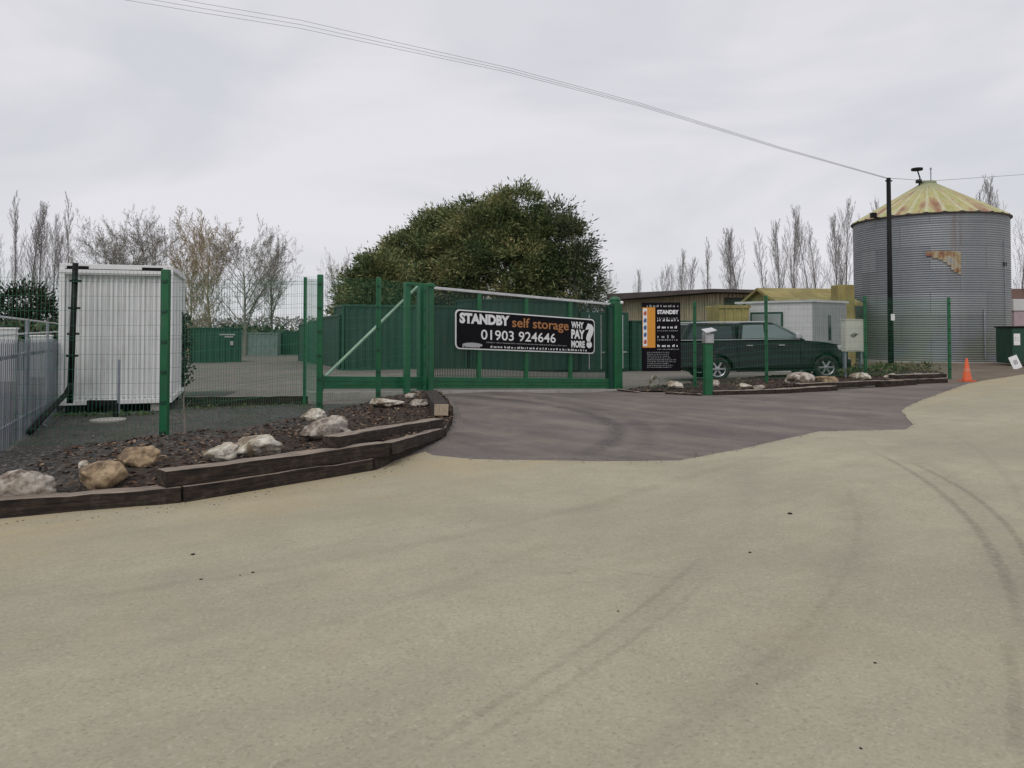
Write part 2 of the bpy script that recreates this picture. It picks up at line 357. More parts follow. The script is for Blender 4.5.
def m_siloroof():
    s = NT('lichened_roof_sheet'); uv = s.n('ShaderNodeUVMap')
    n = s.noise(1.0, 4, .6, src=s.mapn((1.1, .45, 1), src=uv.outputs[0])); n2 = s.noise(2.2, 6, .65)
    col = s.ramp(n, [(.34, (.24, .11, .07)), (.43, (.36, .22, .12)), (.50, (.46, .42, .20)), (.58, (.34, .33, .11)), (.68, (.54, .52, .30))])
    se = s.n('ShaderNodeSeparateXYZ'); s.l(uv.outputs[0], se.inputs[0])
    fr = s.math('FRACT', s.math('MULTIPLY', se.outputs[0], 30/(2*math.pi*3.6)))
    col = s.mix(s.ramp(fr, [(.0, .75), (.22, .0), (.85, 0.), (1., .75)]), col, (.58, .56, .42))
    se2 = s.n('ShaderNodeMapRange'); s.l(se.outputs[1], se2.inputs[0])
    for i, v in ((1, 1.5), (2, .5), (3, 0.), (4, .9)): se2.inputs[i].default_value = v
    col = s.mix(se2.outputs[0], col, (.30, .33, .20))
    col = s.mix(s.ramp(n2, [(.46, 0.), (.66, .45)]), col, (.36, .37, .21)); return s.fin(col, .8)
M['siloroof'] = m_siloroof()
def m_patch():
    s = NT('peeling_old_sign'); n = s.noise(2.6, 6, .65)
    return s.fin(s.ramp(n, [(.36, (.24, .10, .07)), (.47, (.34, .24, .12)), (.56, (.40, .36, .27)), (.66, (.30, .30, .29))]), .85)
M['patch'] = m_patch()

# ------------------------------------------------------------------ mesh builder and tags
class MB:
    def __init__(s): s.v = []; s.f = []; s.m = []
    def add(s, vs, fs, mi=0):
        o = len(s.v); s.v += [tuple(v) for v in vs]; s.f += [tuple(i+o for i in f) for f in fs]; s.m += [mi]*len(fs)
    def box(s, a, b, mi=0, T=None):
        x0, y0, z0 = a; x1, y1, z1 = b
        vs = [Vector(p) for p in ((x0,y0,z0),(x1,y0,z0),(x1,y1,z0),(x0,y1,z0),(x0,y0,z1),(x1,y0,z1),(x1,y1,z1),(x0,y1,z1))]
        if T: vs = [T @ v for v in vs]
        s.add(vs, [(3,2,1,0),(4,5,6,7),(0,1,5,4),(1,2,6,5),(2,3,7,6),(3,0,4,7)], mi)
    def tube(s, pts, rad, n=6, mi=0, caps=True):
        pts = [Vector(p) for p in pts]; rings = []; k = len(pts)
        if isinstance(rad, (int, float)): rad = [rad]*k
        o = len(s.v); up = None
        for i, p in enumerate(pts):
            d = (pts[min(i+1, k-1)]-pts[max(i-1, 0)]).normalized()
            a = d.orthogonal().normalized() if up is None else (up - d*up.dot(d)).normalized()
            up = a; b = d.cross(a)
            for j in range(n):
                t = 2*math.pi*j/n; s.v.append(tuple(p+(a*math.cos(t)+b*math.sin(t))*rad[i]))
        for i in range(k-1):
            for j in range(n):
                s.f.append((o+i*n+j, o+i*n+(j+1) % n, o+(i+1)*n+(j+1) % n, o+(i+1)*n+j)); s.m.append(mi)
        if caps:
            s.f.append(tuple(o+j for j in reversed(range(n)))); s.m.append(mi)
            s.f.append(tuple(o+(k-1)*n+j for j in range(n))); s.m.append(mi)
    def lathe(s, prof, n=24, mi=0, ctr=(0,0,0), T=None, close=True):
        o = len(s.v)
        for r, z in prof:
            for j in range(n):
                t = 2*math.pi*j/n; p = Vector((ctr[0]+r*math.cos(t), ctr[1]+r*math.sin(t), ctr[2]+z))
                s.v.append(tuple(T @ p if T else p))
        for i in range(len(prof)-1):
            for j in range(n):
                s.f.append((o+i*n+j, o+i*n+(j+1) % n, o+(i+1)*n+(j+1) % n, o+(i+1)*n+j)); s.m.append(mi)
        if close:
            s.f.append(tuple(o+j for j in reversed(range(n)))); s.m.append(mi)
            s.f.append(tuple(o+(len(prof)-1)*n+j for j in range(n))); s.m.append(mi)
    def prism(s, poly, y0, y1, mi=0):      # polygon in xz extruded along y
        n = len(poly); vs = [(x, y0, z) for x, z in poly]+[(x, y1, z) for x, z in poly]
        s.add(vs, [tuple(range(n)), tuple(reversed(range(n, 2*n)))]+[(i, i+n, (i+1) % n+n, (i+1) % n) for i in range(n)], mi)
    def build(s, name, mats, parent=None, bevel=0, smooth=False, loc=None, rot=None, seg=2):
        me = bpy.data.meshes.new(name); me.from_pydata(s.v, [], s.f)
        if not isinstance(mats, (list, tuple)): mats = [mats]
        for m in mats: me.materials.append(M[m] if isinstance(m, str) else m)
        me.polygons.foreach_set('material_index', s.m)
        if smooth: me.polygons.foreach_set('use_smooth', [True]*len(s.f))
        me.update()
        o = bpy.data.objects.new(name, me); C.objects.link(o); o.parent = parent
        if loc is not None: o.location = loc
        if rot is not None: o.rotation_euler = rot
        if bevel:
            b = o.modifiers.new('bevel', 'BEVEL'); b.width = bevel; b.segments = seg; b.limit_method = 'ANGLE'; b.angle_limit = R(35)
        return o
def tag(o, label=None, cat=None, group=None, kind=None):
    if label: o['label'] = label
    if cat: o['category'] = cat
    if group: o['group'] = group
    if kind: o['kind'] = kind
    return o
def thing(name, label, cat, loc=(0,0,0), rz=0, group=None):
    o = bpy.data.objects.new(name, None); C.objects.link(o); o.location = loc; o.rotation_euler = (0, 0, rz); o.empty_display_size = .2
    return tag(o, label, cat, group)
def copy_tree(o, parent=None):
    c = o.copy(); C.objects.link(c); c.parent = parent
    for ch in [q for q in C.objects if q.parent == o]: copy_tree(ch, c)
    return c
def inpoly(x, y, P):
    r = False; j = len(P)-1
    for i in range(len(P)):
        if (P[i][1] > y) != (P[j][1] > y) and x < (P[j][0]-P[i][0])*(y-P[i][1])/(P[j][1]-P[i][1])+P[i][0]: r = not r
        j = i
    return r
def segd(x, y, A):
    m = 1e9
    for i in range(len(A)-1):
        ax, ay = A[i]; bx, by = A[i+1]; dx, dy = bx-ax, by-ay
        t = max(0, min(1, ((x-ax)*dx+(y-ay)*dy)/(dx*dx+dy*dy+1e-9)))
        m = min(m, math.hypot(x-ax-t*dx, y-ay-t*dy))
    return m
def axis(lo, f0, f1, hi, st):
    a = []; x = f0
    while x < f1+1e-6: a.append(x); x += st
    q = st; x = f0; pre = []
    while x > lo: q *= 1.35; x -= q; pre.append(x)
    q = st; x = a[-1]; post = []
    while x < hi: q *= 1.35; x += q; post.append(x)
    return pre[::-1]+a+post
GX = axis(-500, -18, 26, 500, .75); GY = axis(-25, 3, 45, 1200, .75)
GZ = {}
def gz(i, j):
    if (i, j) not in GZ: GZ[i, j] = zt(GX[i], GY[j])
    return GZ[i, j]
def sheet(name, poly, dz, mat, hfun=None, step=None):
    """a sheet that follows the ground mesh exactly, clipped to a polygon"""
    bm = bmesh.new()
    if poly: x0 = min(p[0] for p in poly); x1 = max(p[0] for p in poly); y0 = min(p[1] for p in poly); y1 = max(p[1] for p in poly)
    if step:
        gx = [x0+step*i for i in range(int((x1-x0)/step)+2)]; gy = [y0+step*i for i in range(int((y1-y0)/step)+2)]
        I = range(len(gx)); J = range(len(gy))
        V = {(i, j): bm.verts.new((gx[i], gy[j], 0)) for i in I for j in J}
    else:
        I = [i for i in range(len(GX)) if not poly or (GX[min(i+1, len(GX)-1)] >= x0 and GX[max(i-1, 0)] <= x1)]
        J = [j for j in range(len(GY)) if not poly or (GY[min(j+1, len(GY)-1)] >= y0 and GY[max(j-1, 0)] <= y1)]
        V = {(i, j): bm.verts.new((GX[i], GY[j], gz(i, j)+dz)) for i in I for j in J}
    for i in list(I)[:-1]:
        for j in list(J)[:-1]:
            a, b, c, d = V[i, j], V[i+1, j], V[i+1, j+1], V[i, j+1]
            bm.faces.new((a, b, c)); bm.faces.new((a, c, d))
    if poly:
        n = len(poly)
        for k in range(n):
            ax, ay = poly[k]; bx, by = poly[(k+1) % n]
            lo = (min(ax, bx)-1.5, min(ay, by)-1.5); hi = (max(ax, bx)+1.5, max(ay, by)+1.5)
            fs = [f for f in bm.faces if lo[0] <= max(v.co.x for v in f.verts) and hi[0] >= min(v.co.x for v in f.verts) and lo[1] <= max(v.co.y for v in f.verts) and hi[1] >= min(v.co.y for v in f.verts)]
            es = {e for f in fs for e in f.edges}; vs = {v for f in fs for v in f.verts}
            nrm = Vector((-(by-ay), bx-ax, 0)).normalized()
            bmesh.ops.bisect_plane(bm, geom=list(vs)+list(es)+fs, plane_co=(ax, ay, 0), plane_no=nrm, dist=1e-5)
        kill = [f for f in bm.faces if not inpoly(*f.calc_center_median()[:2], poly)]
        bmesh.ops.delete(bm, geom=kill, context='FACES')
        bmesh.ops.delete(bm, geom=[v for v in bm.verts if not v.link_faces], context='VERTS')
    if hfun:
        for v in bm.verts: v.co.z = hfun(v.co.x, v.co.y)
    me = bpy.data.meshes.new(name); bm.to_mesh(me); bm.free(); me.materials.append(M[mat])
    me.polygons.foreach_set('use_smooth', [True]*len(me.polygons))
    o = bpy.data.objects.new(name, me); C.objects.link(o)
    return o

# ------------------------------------------------------------------ SETTING
tag(sheet('ground', None, 0, 'yard'), kind='structure')
road_edge = [(-60,560),(0,520),(80,512),(160,505),(250,490),(330,476),(380,466),(425,452),(448,438)]
seam = [(432,456),(475,460),(600,462),(680,461),(740,450),(790,438),(820,432),(905,430),(914,425),(906,417),(900,411),(915,403),(945,392),(968,384),(985,380.5),(1024,374.5)]
def ragged(P, step, amp, seed):
    rnd_ = random.Random(seed); o_ = []
    for a, b in zip(P[:-1], P[1:]):
        L_0 = math.hypot(b[0]-a[0], b[1]-a[1]); n_0 = max(1, int(L_0/step))
        for k_ in range(n_0):
            t_ = k_/n_0; o_.append((a[0]+(b[0]-a[0])*t_+rnd_.gauss(0, amp), a[1]+(b[1]-a[1])*t_+rnd_.gauss(0, amp)))
    return o_+[P[-1]]
rp = g2(road_edge[1:-1]) + ragged(g2(seam), .35, .011, 3)
far = [(26, 37), (60, 75), (90, 75), (90, -20), (-40, -20), (-40, -4), (-9, 3.2), (-5.6, 5.6)]
road_poly = far[::1] + rp
road_poly = rp + far
tp = g2([(330,474),(380,464),(425,450),(447,436)]) + [(-.75, 12.0), (-1.0, 14.5), (-1.5, 17.6), (-2.0, 18.3), (3.0, 22.1), (3.3, 21.0)] + g2([(640,391.5),(700,395),(760,394),(830,390),(880,386.5),(945,383),(980,379)]) + g2([(985,386),(930,405),(922,425),(915,436),(820,442),(790,448),(740,460),(680,471),(600,472),(475,470),(430,466),(380,478)])
tag(sheet('driveway', tp, .004, 'tar'), kind='structure')
tag(sheet('road', road_poly, .009, 'conc'), kind='structure')
gp_ = [(-13, 5.5), (-6.5, 5.9), (-4.7, 6.4), (-3.3, 8), (-2.3, 11), (-2.3, 15.5), (-3.4, 15.3), (-6.4, 15.1), (-7, 19.5), (-13, 19.5)]
tag(sheet('gravel_path', gp_, .004, 'gravel'), kind='structure')
vg = g2([(950,384),(985,381),(1030,374)]) + [(34, 44), (34, 60), (24, 60), (17, 42)] + [(15, 36), (13.5, 31), (9.5, 27.5), (11.5, 25)]
tag(sheet('dirt_verge', vg, .006, 'verge'), kind='structure')
strip = [(-4.9, 14.9), (-4.9, 14.6), (2.6, 20.55), (2.4, 20.85)]

# ------------------------------------------------------------------ planting beds
LF = [(-5.9, 5.75), (-4.27, 6.5), (-3.15, 7.0), (-1.6, 8.65), (-1.0, 11.0), (-.98, 12.4), (-1.05, 13.6), (-1.6, 16.6)]
LB = [(-2.3, 17.1), (-2.9, 15.6), (-3.7, 13.3), (-4.4, 11.6), (-5.0, 10.3), (-6.6, 8.3), (-8.0, 7.3)]
def sm(t): t = max(0, min(1, t)); return t*t*(3-2*t)
def zb_left(x, y):
    if not inpoly(x, y, LF+LB): return zt(x, y)-.02
    db = segd(x, y, LB); H = .11+.13*sm((y-6.9)/.6)-.10*sm((y-9.6)/1.5)+.05*sm((y-13)/2)
    n = noise.fractal(Vector((x*1.3, y*1.3, 0)), 1.0, 2.0, 4)
    n2 = noise.fractal(Vector((x*7, y*7, 3)), 1.0, 2.0, 3)
    return zt(x, y)-.03+(H+.03)*sm(db/.75)+n*.04*sm(db/.4)+.018*n2
tag(sheet('planting_bed', LF+LB, 0, 'mulch', zb_left, .10), 'dark bark mulch mound filling the timber edged bed left of the gate', 'planting bed', kind='stuff')
RF = g2([(622,391),(700,394),(760,393),(830,388.5),(880,385),(925,382)])
RBk = [tuple(G(*p)[:2]) for p in [(945,374.5),(900,373),(850,373),(800,376),(760,379),(700,383),(640,387)]]
def zb_right(x, y):
    if not inpoly(x, y, RF+RBk): return zt(x, y)-.02
    db = segd(x, y, RBk); df = segd(x, y, RF)
    n = noise.fractal(Vector((x*1.3, y*1.3, 5)), 1.0, 2.0, 4)
    H = .02+.10*sm((x-4.6)/1.5)
    return zt(x, y)+H*sm(db/.5)+n*.03*sm(db/.4)+.01
tag(sheet('planting_bed', RF+RBk, 0, 'mulch', zb_right, .14), 'thin strip of dark mulch in the bed between tarmac and parked pickup', 'planting bed', kind='stuff')
def chips(name, poly, hf, n, smin, smax, seed, label, mat='chip', flat=.8):
    rnd = random.Random(seed); mb = MB()
    x0 = min(p[0] for p in poly); x1 = max(p[0] for p in poly); y0 = min(p[1] for p in poly); y1 = max(p[1] for p in poly)
    while len(mb.f) < n*1:
        x = rnd.uniform(x0, x1); y = rnd.uniform(y0, y1)
        if not inpoly(x, y, poly): continue
        s_ = rnd.uniform(smin, smax); a = rnd.uniform(0, 6.28); z = hf(x, y)
        T = Matrix.Translation((x, y, z+s_*.12)) @ Matrix.Rotation(a, 4, 'Z') @ Matrix.Rotation(rnd.gauss(0, .5)*flat, 4, 'X') @ Matrix.Rotation(rnd.gauss(0, .4)*flat, 4, 'Y')
        l, w_, h = s_, s_*rnd.uniform(.3, .6), s_*.18
        mb.add([T @ Vector(p) for p in ((-l,-w_,0),(l,-w_*.7,0),(l*.8,w_,0),(-l*.7,w_*.8,0),(-l*.6,-w_*.4,h),(l*.5,w_*.3,h))], [(0,1,5,4),(1,2,5),(2,3,4,5),(3,0,4)])
    o = mb.build(name, mat); tag(o, label, 'mulch' if mat == 'chip' else 'gravel', kind='stuff'); return o
chips('bark_chips', [(-4.6, 6.4)]+LF[2:]+LB[:5]+[(-5.1, 9.2)], zb_left, 21000, .014, .042, 3, 'loose dark brown bark chips strewn over the left planting bed')
chips('bark_chips', RF+RBk, zb_right, 9000, .02, .05, 4, 'loose dark bark chips strewn over the right hand planting bed')
def m_peb():
    s = NT('loose_pebble'); g = s.n('ShaderNodeNewGeometry')
    return s.fin(s.ramp(g.outputs['Random Per Island'], [(0, (.03, .03, .03)), (.6, (.075, .07, .064)), (1, (.24, .22, .20))]), .95)
M['peb'] = m_peb()
chips('loose_gravel', [(-6.4, 6.0), (-4.5, 6.6), (-4.6, 8.0), (-5.2, 9.9), (-6.6, 8.3), (-7.9, 7.4)], lambda x, y: zb_left(x, y)+.004, 7000, .008, .022, 15, 'dark stones mixed over the leftmost end of the planting bed', 'peb', .4)
chips('loose_gravel', [(-9.6,7.6),(-6.6,8.3),(-5.0,10.3),(-3.9,13),(-3.2,15),(-9.4,15.4)], lambda x, y: zt(x, y)+.004, 16000, .008, .024, 5, 'loose dark grey stones covering the ground behind the left mesh fence', 'peb', .4)

jn = g2(seam)
def near_seam(x, y): return zt(x, y)+.012
gj = []
for k_ in range(len(jn)-1):
    (ax, ay), (bx, by) = jn[k_], jn[k_+1]; gj.append((ax, ay))
jp = [(x, y-.16) for x, y in jn]+[(x, y+.22) for x, y in reversed(jn)]
chips('loose_gravel', jp, near_seam, 5200, .004, .013, 8, 'fine grit scattered along the joint between buff road and tarmac', 'peb', .4)
fb = [(-5.9, 5.6), (-4.27, 6.35), (-3.1, 6.85), (-1.55, 8.4), (-.9, 10.9)]
fp = fb+[(x+.12, y-.28) for x, y in reversed(fb)]
chips('bark_chips', fp, lambda x, y: zt(x, y)+.010, 900, .004, .012, 9, 'stray bark bits on the road along the foot of the sleepers')
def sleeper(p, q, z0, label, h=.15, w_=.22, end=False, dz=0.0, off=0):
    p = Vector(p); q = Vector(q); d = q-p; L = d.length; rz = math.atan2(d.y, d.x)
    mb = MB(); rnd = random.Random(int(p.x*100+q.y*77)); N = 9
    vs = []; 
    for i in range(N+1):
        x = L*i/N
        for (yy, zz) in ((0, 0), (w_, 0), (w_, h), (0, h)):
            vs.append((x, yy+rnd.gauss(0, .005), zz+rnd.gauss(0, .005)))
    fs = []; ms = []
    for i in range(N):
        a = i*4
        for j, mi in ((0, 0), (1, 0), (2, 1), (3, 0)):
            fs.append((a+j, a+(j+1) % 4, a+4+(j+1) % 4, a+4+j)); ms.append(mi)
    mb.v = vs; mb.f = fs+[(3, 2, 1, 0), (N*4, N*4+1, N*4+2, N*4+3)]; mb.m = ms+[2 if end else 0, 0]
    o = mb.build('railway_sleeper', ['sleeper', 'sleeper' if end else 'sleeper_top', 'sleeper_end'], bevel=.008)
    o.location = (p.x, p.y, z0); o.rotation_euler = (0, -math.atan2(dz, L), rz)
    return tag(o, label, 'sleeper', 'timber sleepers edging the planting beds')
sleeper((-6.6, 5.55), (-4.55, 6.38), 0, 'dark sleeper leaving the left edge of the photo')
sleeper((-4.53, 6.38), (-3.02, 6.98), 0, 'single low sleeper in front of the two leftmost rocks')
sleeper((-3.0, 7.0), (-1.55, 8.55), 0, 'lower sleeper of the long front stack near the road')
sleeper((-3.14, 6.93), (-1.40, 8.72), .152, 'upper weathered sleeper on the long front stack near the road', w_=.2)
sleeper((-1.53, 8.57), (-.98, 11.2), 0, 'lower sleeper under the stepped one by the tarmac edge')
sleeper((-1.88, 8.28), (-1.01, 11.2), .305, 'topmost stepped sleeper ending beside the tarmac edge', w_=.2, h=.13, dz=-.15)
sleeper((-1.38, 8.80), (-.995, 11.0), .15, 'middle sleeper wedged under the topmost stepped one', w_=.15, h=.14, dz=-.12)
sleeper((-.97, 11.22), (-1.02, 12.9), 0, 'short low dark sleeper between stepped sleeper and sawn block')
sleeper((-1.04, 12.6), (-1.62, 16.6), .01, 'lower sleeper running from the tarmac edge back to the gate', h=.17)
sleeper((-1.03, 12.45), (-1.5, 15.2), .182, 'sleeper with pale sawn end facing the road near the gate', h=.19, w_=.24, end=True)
# right bed edging
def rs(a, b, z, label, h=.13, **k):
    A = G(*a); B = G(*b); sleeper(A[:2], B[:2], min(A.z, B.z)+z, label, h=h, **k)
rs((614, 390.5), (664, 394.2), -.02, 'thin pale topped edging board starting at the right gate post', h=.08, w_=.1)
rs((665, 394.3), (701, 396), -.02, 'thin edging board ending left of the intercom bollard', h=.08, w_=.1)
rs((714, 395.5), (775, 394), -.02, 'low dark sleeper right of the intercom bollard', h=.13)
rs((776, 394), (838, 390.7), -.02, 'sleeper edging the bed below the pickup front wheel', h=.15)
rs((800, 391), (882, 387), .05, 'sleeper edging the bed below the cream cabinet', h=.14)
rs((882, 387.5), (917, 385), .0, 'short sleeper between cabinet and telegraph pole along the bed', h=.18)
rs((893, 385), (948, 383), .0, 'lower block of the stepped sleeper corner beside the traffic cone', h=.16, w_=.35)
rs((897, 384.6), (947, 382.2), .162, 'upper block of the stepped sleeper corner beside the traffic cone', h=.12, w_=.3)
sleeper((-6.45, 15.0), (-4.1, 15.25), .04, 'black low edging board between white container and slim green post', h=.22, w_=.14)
# pale concrete strip under the gate track
mb = MB(); mb.box((-2.9, -.22, -.35), (6.1, .12, .0)); o = mb.build('kerb', 'concrete_pale', bevel=.01)
for v in o.data.vertices: v.co.z -= .046*v.co.x*.9
o.location = (-2.0, 17.8, .165); o.rotation_euler = (0, 0, math.atan2(3.7, 4.83)); tag(o, kind='structure')

def rock(px, py, wpx, hpx, label, mat, seed, hf, sink=.25, depth=.8, tall=1.0):
    p = G(px, py, hf); k = F/p.y*1.10; W = wpx/k; H = hpx/k*1.04
    bm = bmesh.new(); bmesh.ops.create_icosphere(bm, subdivisions=4, radius=1)
    rnd = random.Random(seed)
    if hf is zb_right: W *= .88; H *= .85
    planes = [(Vector((rnd.gauss(0,1), rnd.gauss(0,1), rnd.gauss(0,.8))).normalized(), rnd.uniform(.58, .86)) for _ in range(13)]
    o3 = Vector((seed*3.1, seed*1.7, 0))
    for v in bm.verts:
        c = v.co.copy()
        for n_, d_ in planes:
            e = c.dot(n_)-d_
            if e > 0: c -= n_*e*.92
        c *= 1+.17*noise.fractal(c*1.6+o3, 1.0, 2.0, 5)+.09*noise.fractal(c*5+o3, 1, 2, 4)
        v.co = Vector((c.x*W*.60, c.y*W*.60*depth, c.z*H*.64*tall))
    me = bpy.data.meshes.new('rock'); bm.to_mesh(me); bm.free(); me.materials.append(M[mat])
    me.polygons.foreach_set('use_smooth', [True]*len(me.polygons))
    o = bpy.data.objects.new('rock', me); C.objects.link(o)
    o.location = (p.x, p.y+W*.2, p.z+H*.42); o.rotation_euler = (0, 0, rnd.uniform(-.4, .4))
    return tag(o, label, 'rock', 'boulders decorating the planting beds')
ZL, ZR = zb_left, zb_right
rock(18, 500, 56, 28, 'grey brown rock leaving the left edge above the low sleeper', 'rock_grey', 1, ZL)
rock(100, 490, 46, 27, 'rounded brown and pale rock right of the leftmost one', 'rock_brown', 2, ZL)
rock(83, 470, 14, 9, 'small pale stone peeping out behind the rounded brown rock', 'rock_pale', 15, ZL)
rock(137, 467, 40, 20, 'flat topped orange brown block left of the thick green post', 'rock_brown', 3, ZL)
rock(219, 462, 36, 19, 'small bright pale rock behind the long front sleeper', 'rock_pale', 4, ZL)
rock(258, 455, 52, 20, 'long buff rock beside the small bright pale rock', 'rock_pale', 5, ZL)
rock(324, 441, 58, 25, 'large wedge shaped grey rock in the middle of the left bed', 'rock_grey', 6, ZL, depth=.7)
rock(313, 421, 28, 12, 'small whitish rock resting just behind the large wedge shaped rock', 'rock_pale', 7, ZL)
rock(384, 407, 34, 9, 'flat pale slab half buried near the slim middle fence post', 'rock_pale', 8, ZL)
rock(419, 406, 20, 8, 'low grey stone next to the sawn sleeper', 'rock_grey', 9, ZL)
rock(411, 399, 14, 6, 'little stone nearest the left gate post', 'rock_grey', 10, ZL)
rock(655, 388, 14, 15, 'upright pointed pale rock below the black price board', 'rock_pale', 11, ZR)
rock(675, 389, 22, 9, 'low pale rock left of the intercom bollard', 'rock_pale', 12, ZR)
rock(714, 388, 16, 10, 'pinkish rock just right of the intercom bollard', 'rock_grey', 13, ZR)
rock(745, 389, 18, 7, 'flat white slab under the pickup doors', 'rock_pale', 14, ZR)
rock(760, 389, 14, 5, 'thin dull stone beside the flat white slab', 'rock_grey', 16, ZR)
rock(801, 385, 34, 15, 'large pinkish boulder before the pickup front wheel', 'rock_grey', 17, ZR)
rock(828, 384, 26, 10, 'buff boulder right of the large one at the front wheel', 'rock_brown', 18, ZR)
rock(862, 380, 22, 9, 'pale boulder below the cream cabinet', 'rock_pale', 19, ZR)
rock(859, 386, 14, 6, 'small pale stone in front of the boulder below the cabinet', 'rock_pale', 20, ZR)
rock(893, 381, 20, 9, 'rounded pale rock below the telegraph pole', 'rock_pale', 21, ZR)
rock(919, 380, 18, 10, 'grey rock left of the stepped sleeper corner', 'rock_grey', 22, ZR)

# small clods on the road
cl = [(193,556,7),(201,581,5),(253,574,5),(240,577,3),(750,554,5),(618,613,4),(875,665,5),(757,686,4),(861,751,5),(790,515,8)]
for i, (px, py, s_) in enumerate(cl):
    bm = bmesh.new(); bmesh.ops.create_icosphere(bm, subdivisions=2, radius=1)
    for v in bm.verts: v.co *= 1+.35*noise.noise(v.co*1.5+Vector((i*5, 0, 0)))
    p = G(px, py); k = s_/(F/p.y)*.30
    for v in bm.verts: v.co = Vector((v.co.x*k, v.co.y*k, v.co.z*k*.45))
    me = bpy.data.meshes.new('mud_clod'); bm.to_mesh(me); bm.free(); me.materials.append(M['mulch'])
    o = bpy.data.objects.new('mud_clod', me); C.objects.link(o); o.location = (p.x, p.y, p.z+.009+k*.2)
    tag(o, 'tiny dark clod of dirt lying on the buff road', 'clod', 'dirt clods on the road')

# ------------------------------------------------------------------ green mesh fences
def panel_mesh(A, B, zA, zB, H, pitch=.05, wd=.0036):
    mb = MB(); A = Vector((*A, 0)); B = Vector((*B, 0)); L = (B-A).length; d = (B-A).normalized(); nrm = Vector((-d.y, d.x, 0))
    n = int(L/pitch)
    def p(x, z, off=0): return A+d*x+nrm*off+Vector((0, 0, zA+(zB-zA)*x/L+z))
    for i in range(n+1):
        x = L*i/n; mb.tube([p(x, .03), p(x, H)], wd/2, 4, caps=False)
    z = .05
    ks = 0
    while z < H:
        fold = ks % 4 == 3
        mb.tube([p(0, z, .006), p(L, z, .006)], wd*.62, 4, caps=False)
        if fold: mb.tube([p(0, z+.05, .006), p(L, z+.05, .006)], wd*.62, 4, caps=False)
        z += .2; ks += 1
    return mb
def fence(name, pts, label, H=2.4, pw=.08, widths=None, skip=(), wd=.0038):
    root = thing(name, label, 'fence', (pts[0][0], pts[0][1], 0))
    inv = Vector(root.location)
    for i, (x, y, z) in enumerate(pts):
        if i in skip: continue
        w_ = widths[i] if widths else pw
        mb = MB(); mb.box((x-w_/2-inv.x, y-w_*.4-inv.y, z-.25), (x+w_/2-inv.x, y+w_*.4-inv.y, z+H+.03))
        post = mb.build('post', 'green', root, bevel=.006)
        for q in range(6):
            mc = MB(); zz = z+.15+q*.42; mc.box((x-w_*.35-inv.x, y-w_*.4-.022-inv.y, zz), (x+w_*.35-inv.x, y-w_*.4-inv.y, zz+.035))
            mc.build('clip', 'green_dark', post)
    for i in range(len(pts)-1):
        a, b = pts[i], pts[i+1]
        q = panel_mesh((a[0]-inv.x, a[1]-inv.y-pw*.45), (b[0]-inv.x, b[1]-inv.y-pw*.45), a[2], b[2], H, wd=wd)
        q.build('mesh_panel', 'green_wire', root)
    return root
zf = lambda x, y, e=0: (x, y, zt(x, y)+e)
fence('mesh_fence', [(-7.35, 10.2, 0), (X(165.5, 10.6), 10.6, 0), (X(320, 13.4), 13.4, .13), (X(378.5, 14.9), 14.9, .18), (X(425, 17.35), 17.35, .2)],
      'green welded mesh fence crossing the left bed up to the gate', widths=[.1, .105, .095, .09, .06], skip=(0,))
fence('mesh_fence', [(-6.42, 14.7, .1), (X(305, 15.2), 15.2, .26), (X(318, 13.9), 13.9, .16)], 'short green mesh panel joining the slim post beside white container', H=2.35, pw=.06, skip=(0, 2))
fence('mesh_fence', [(3.05, 21.6, -.12), (X(694.5, 21.4), 21.4, -.06), (X(766, 22.0), 22.0, .12), (X(865, 23.4), 23.4, .17), (X(949, 24.3), 24.3, .16)],
      'green welded mesh fence in front of the parked pickup and the silo', H=2.42, skip=(0,), wd=.0044)
# line wire fence by silo, seen thin behind cone
# ------------------------------------------------------------------ sliding gate
GR = math.atan2(3.7, 4.83); SH = .046
def shear(o):
    for v in o.data.vertices: v.co.z -= SH*v.co.x
    return o
gate = thing('sliding_gate', 'green cantilever sliding gate with pale top rail and diagonal tail brace', 'gate', (-2.0, 17.8, .21), GR)
mb = MB(); mb.box((-2.6, -.06, 0), (6.0, .06, .27)); mb.box((-2.6, -.075, .085), (6.0, -.06, .10)); mb.box((-2.6, -.075, .17), (6.0, -.06, .185))
shear(mb.build('bottom_rail', 'green', gate, bevel=.008))
mb = MB(); mb.box((0, -.04, 2.335), (6.0, .04, 2.40)); shear(mb.build('top_rail', 'galv_pale', gate, bevel=.01))
for x in (.05, 1.5, 2.98, 4.5, 5.95):
    mb = MB(); mb.box((x-.05, -.035, .27), (x+.05, .035, 2.32)); shear(mb.build('upright', 'green', gate, bevel=.006))
for k in range(4):
    xa, xb = ((.1, 1.45), (1.55, 2.93), (3.03, 4.45), (4.55, 5.9))[k]
    mb = MB(); n = int((xb-xa)/.045)
    for i in range(n+1):
        x = xa+(xb-xa)*i/n; mb.box((x-.009, .045, .27), (x+.009, .052, 2.32))
    for i in range(11):
        z = .3+.2*i; mb.box((xa, .053, z-.004), (xb, .06, z+.004))
    shear(mb.build('infill_mesh', 'green_dark', gate))
mb = MB(); mb.tube([(-2.5, 0, .27), (-.25, 0, 2.36)], .033, 6); shear(mb.build('diagonal_brace', paint('pale_green_brace', (.34, .52, .38), .5), gate))
mb = MB(); mb.box((-2.64, -.08, -.03), (-2.58, .08, .32)); shear(mb.build('end_plate', 'green_dark', gate))
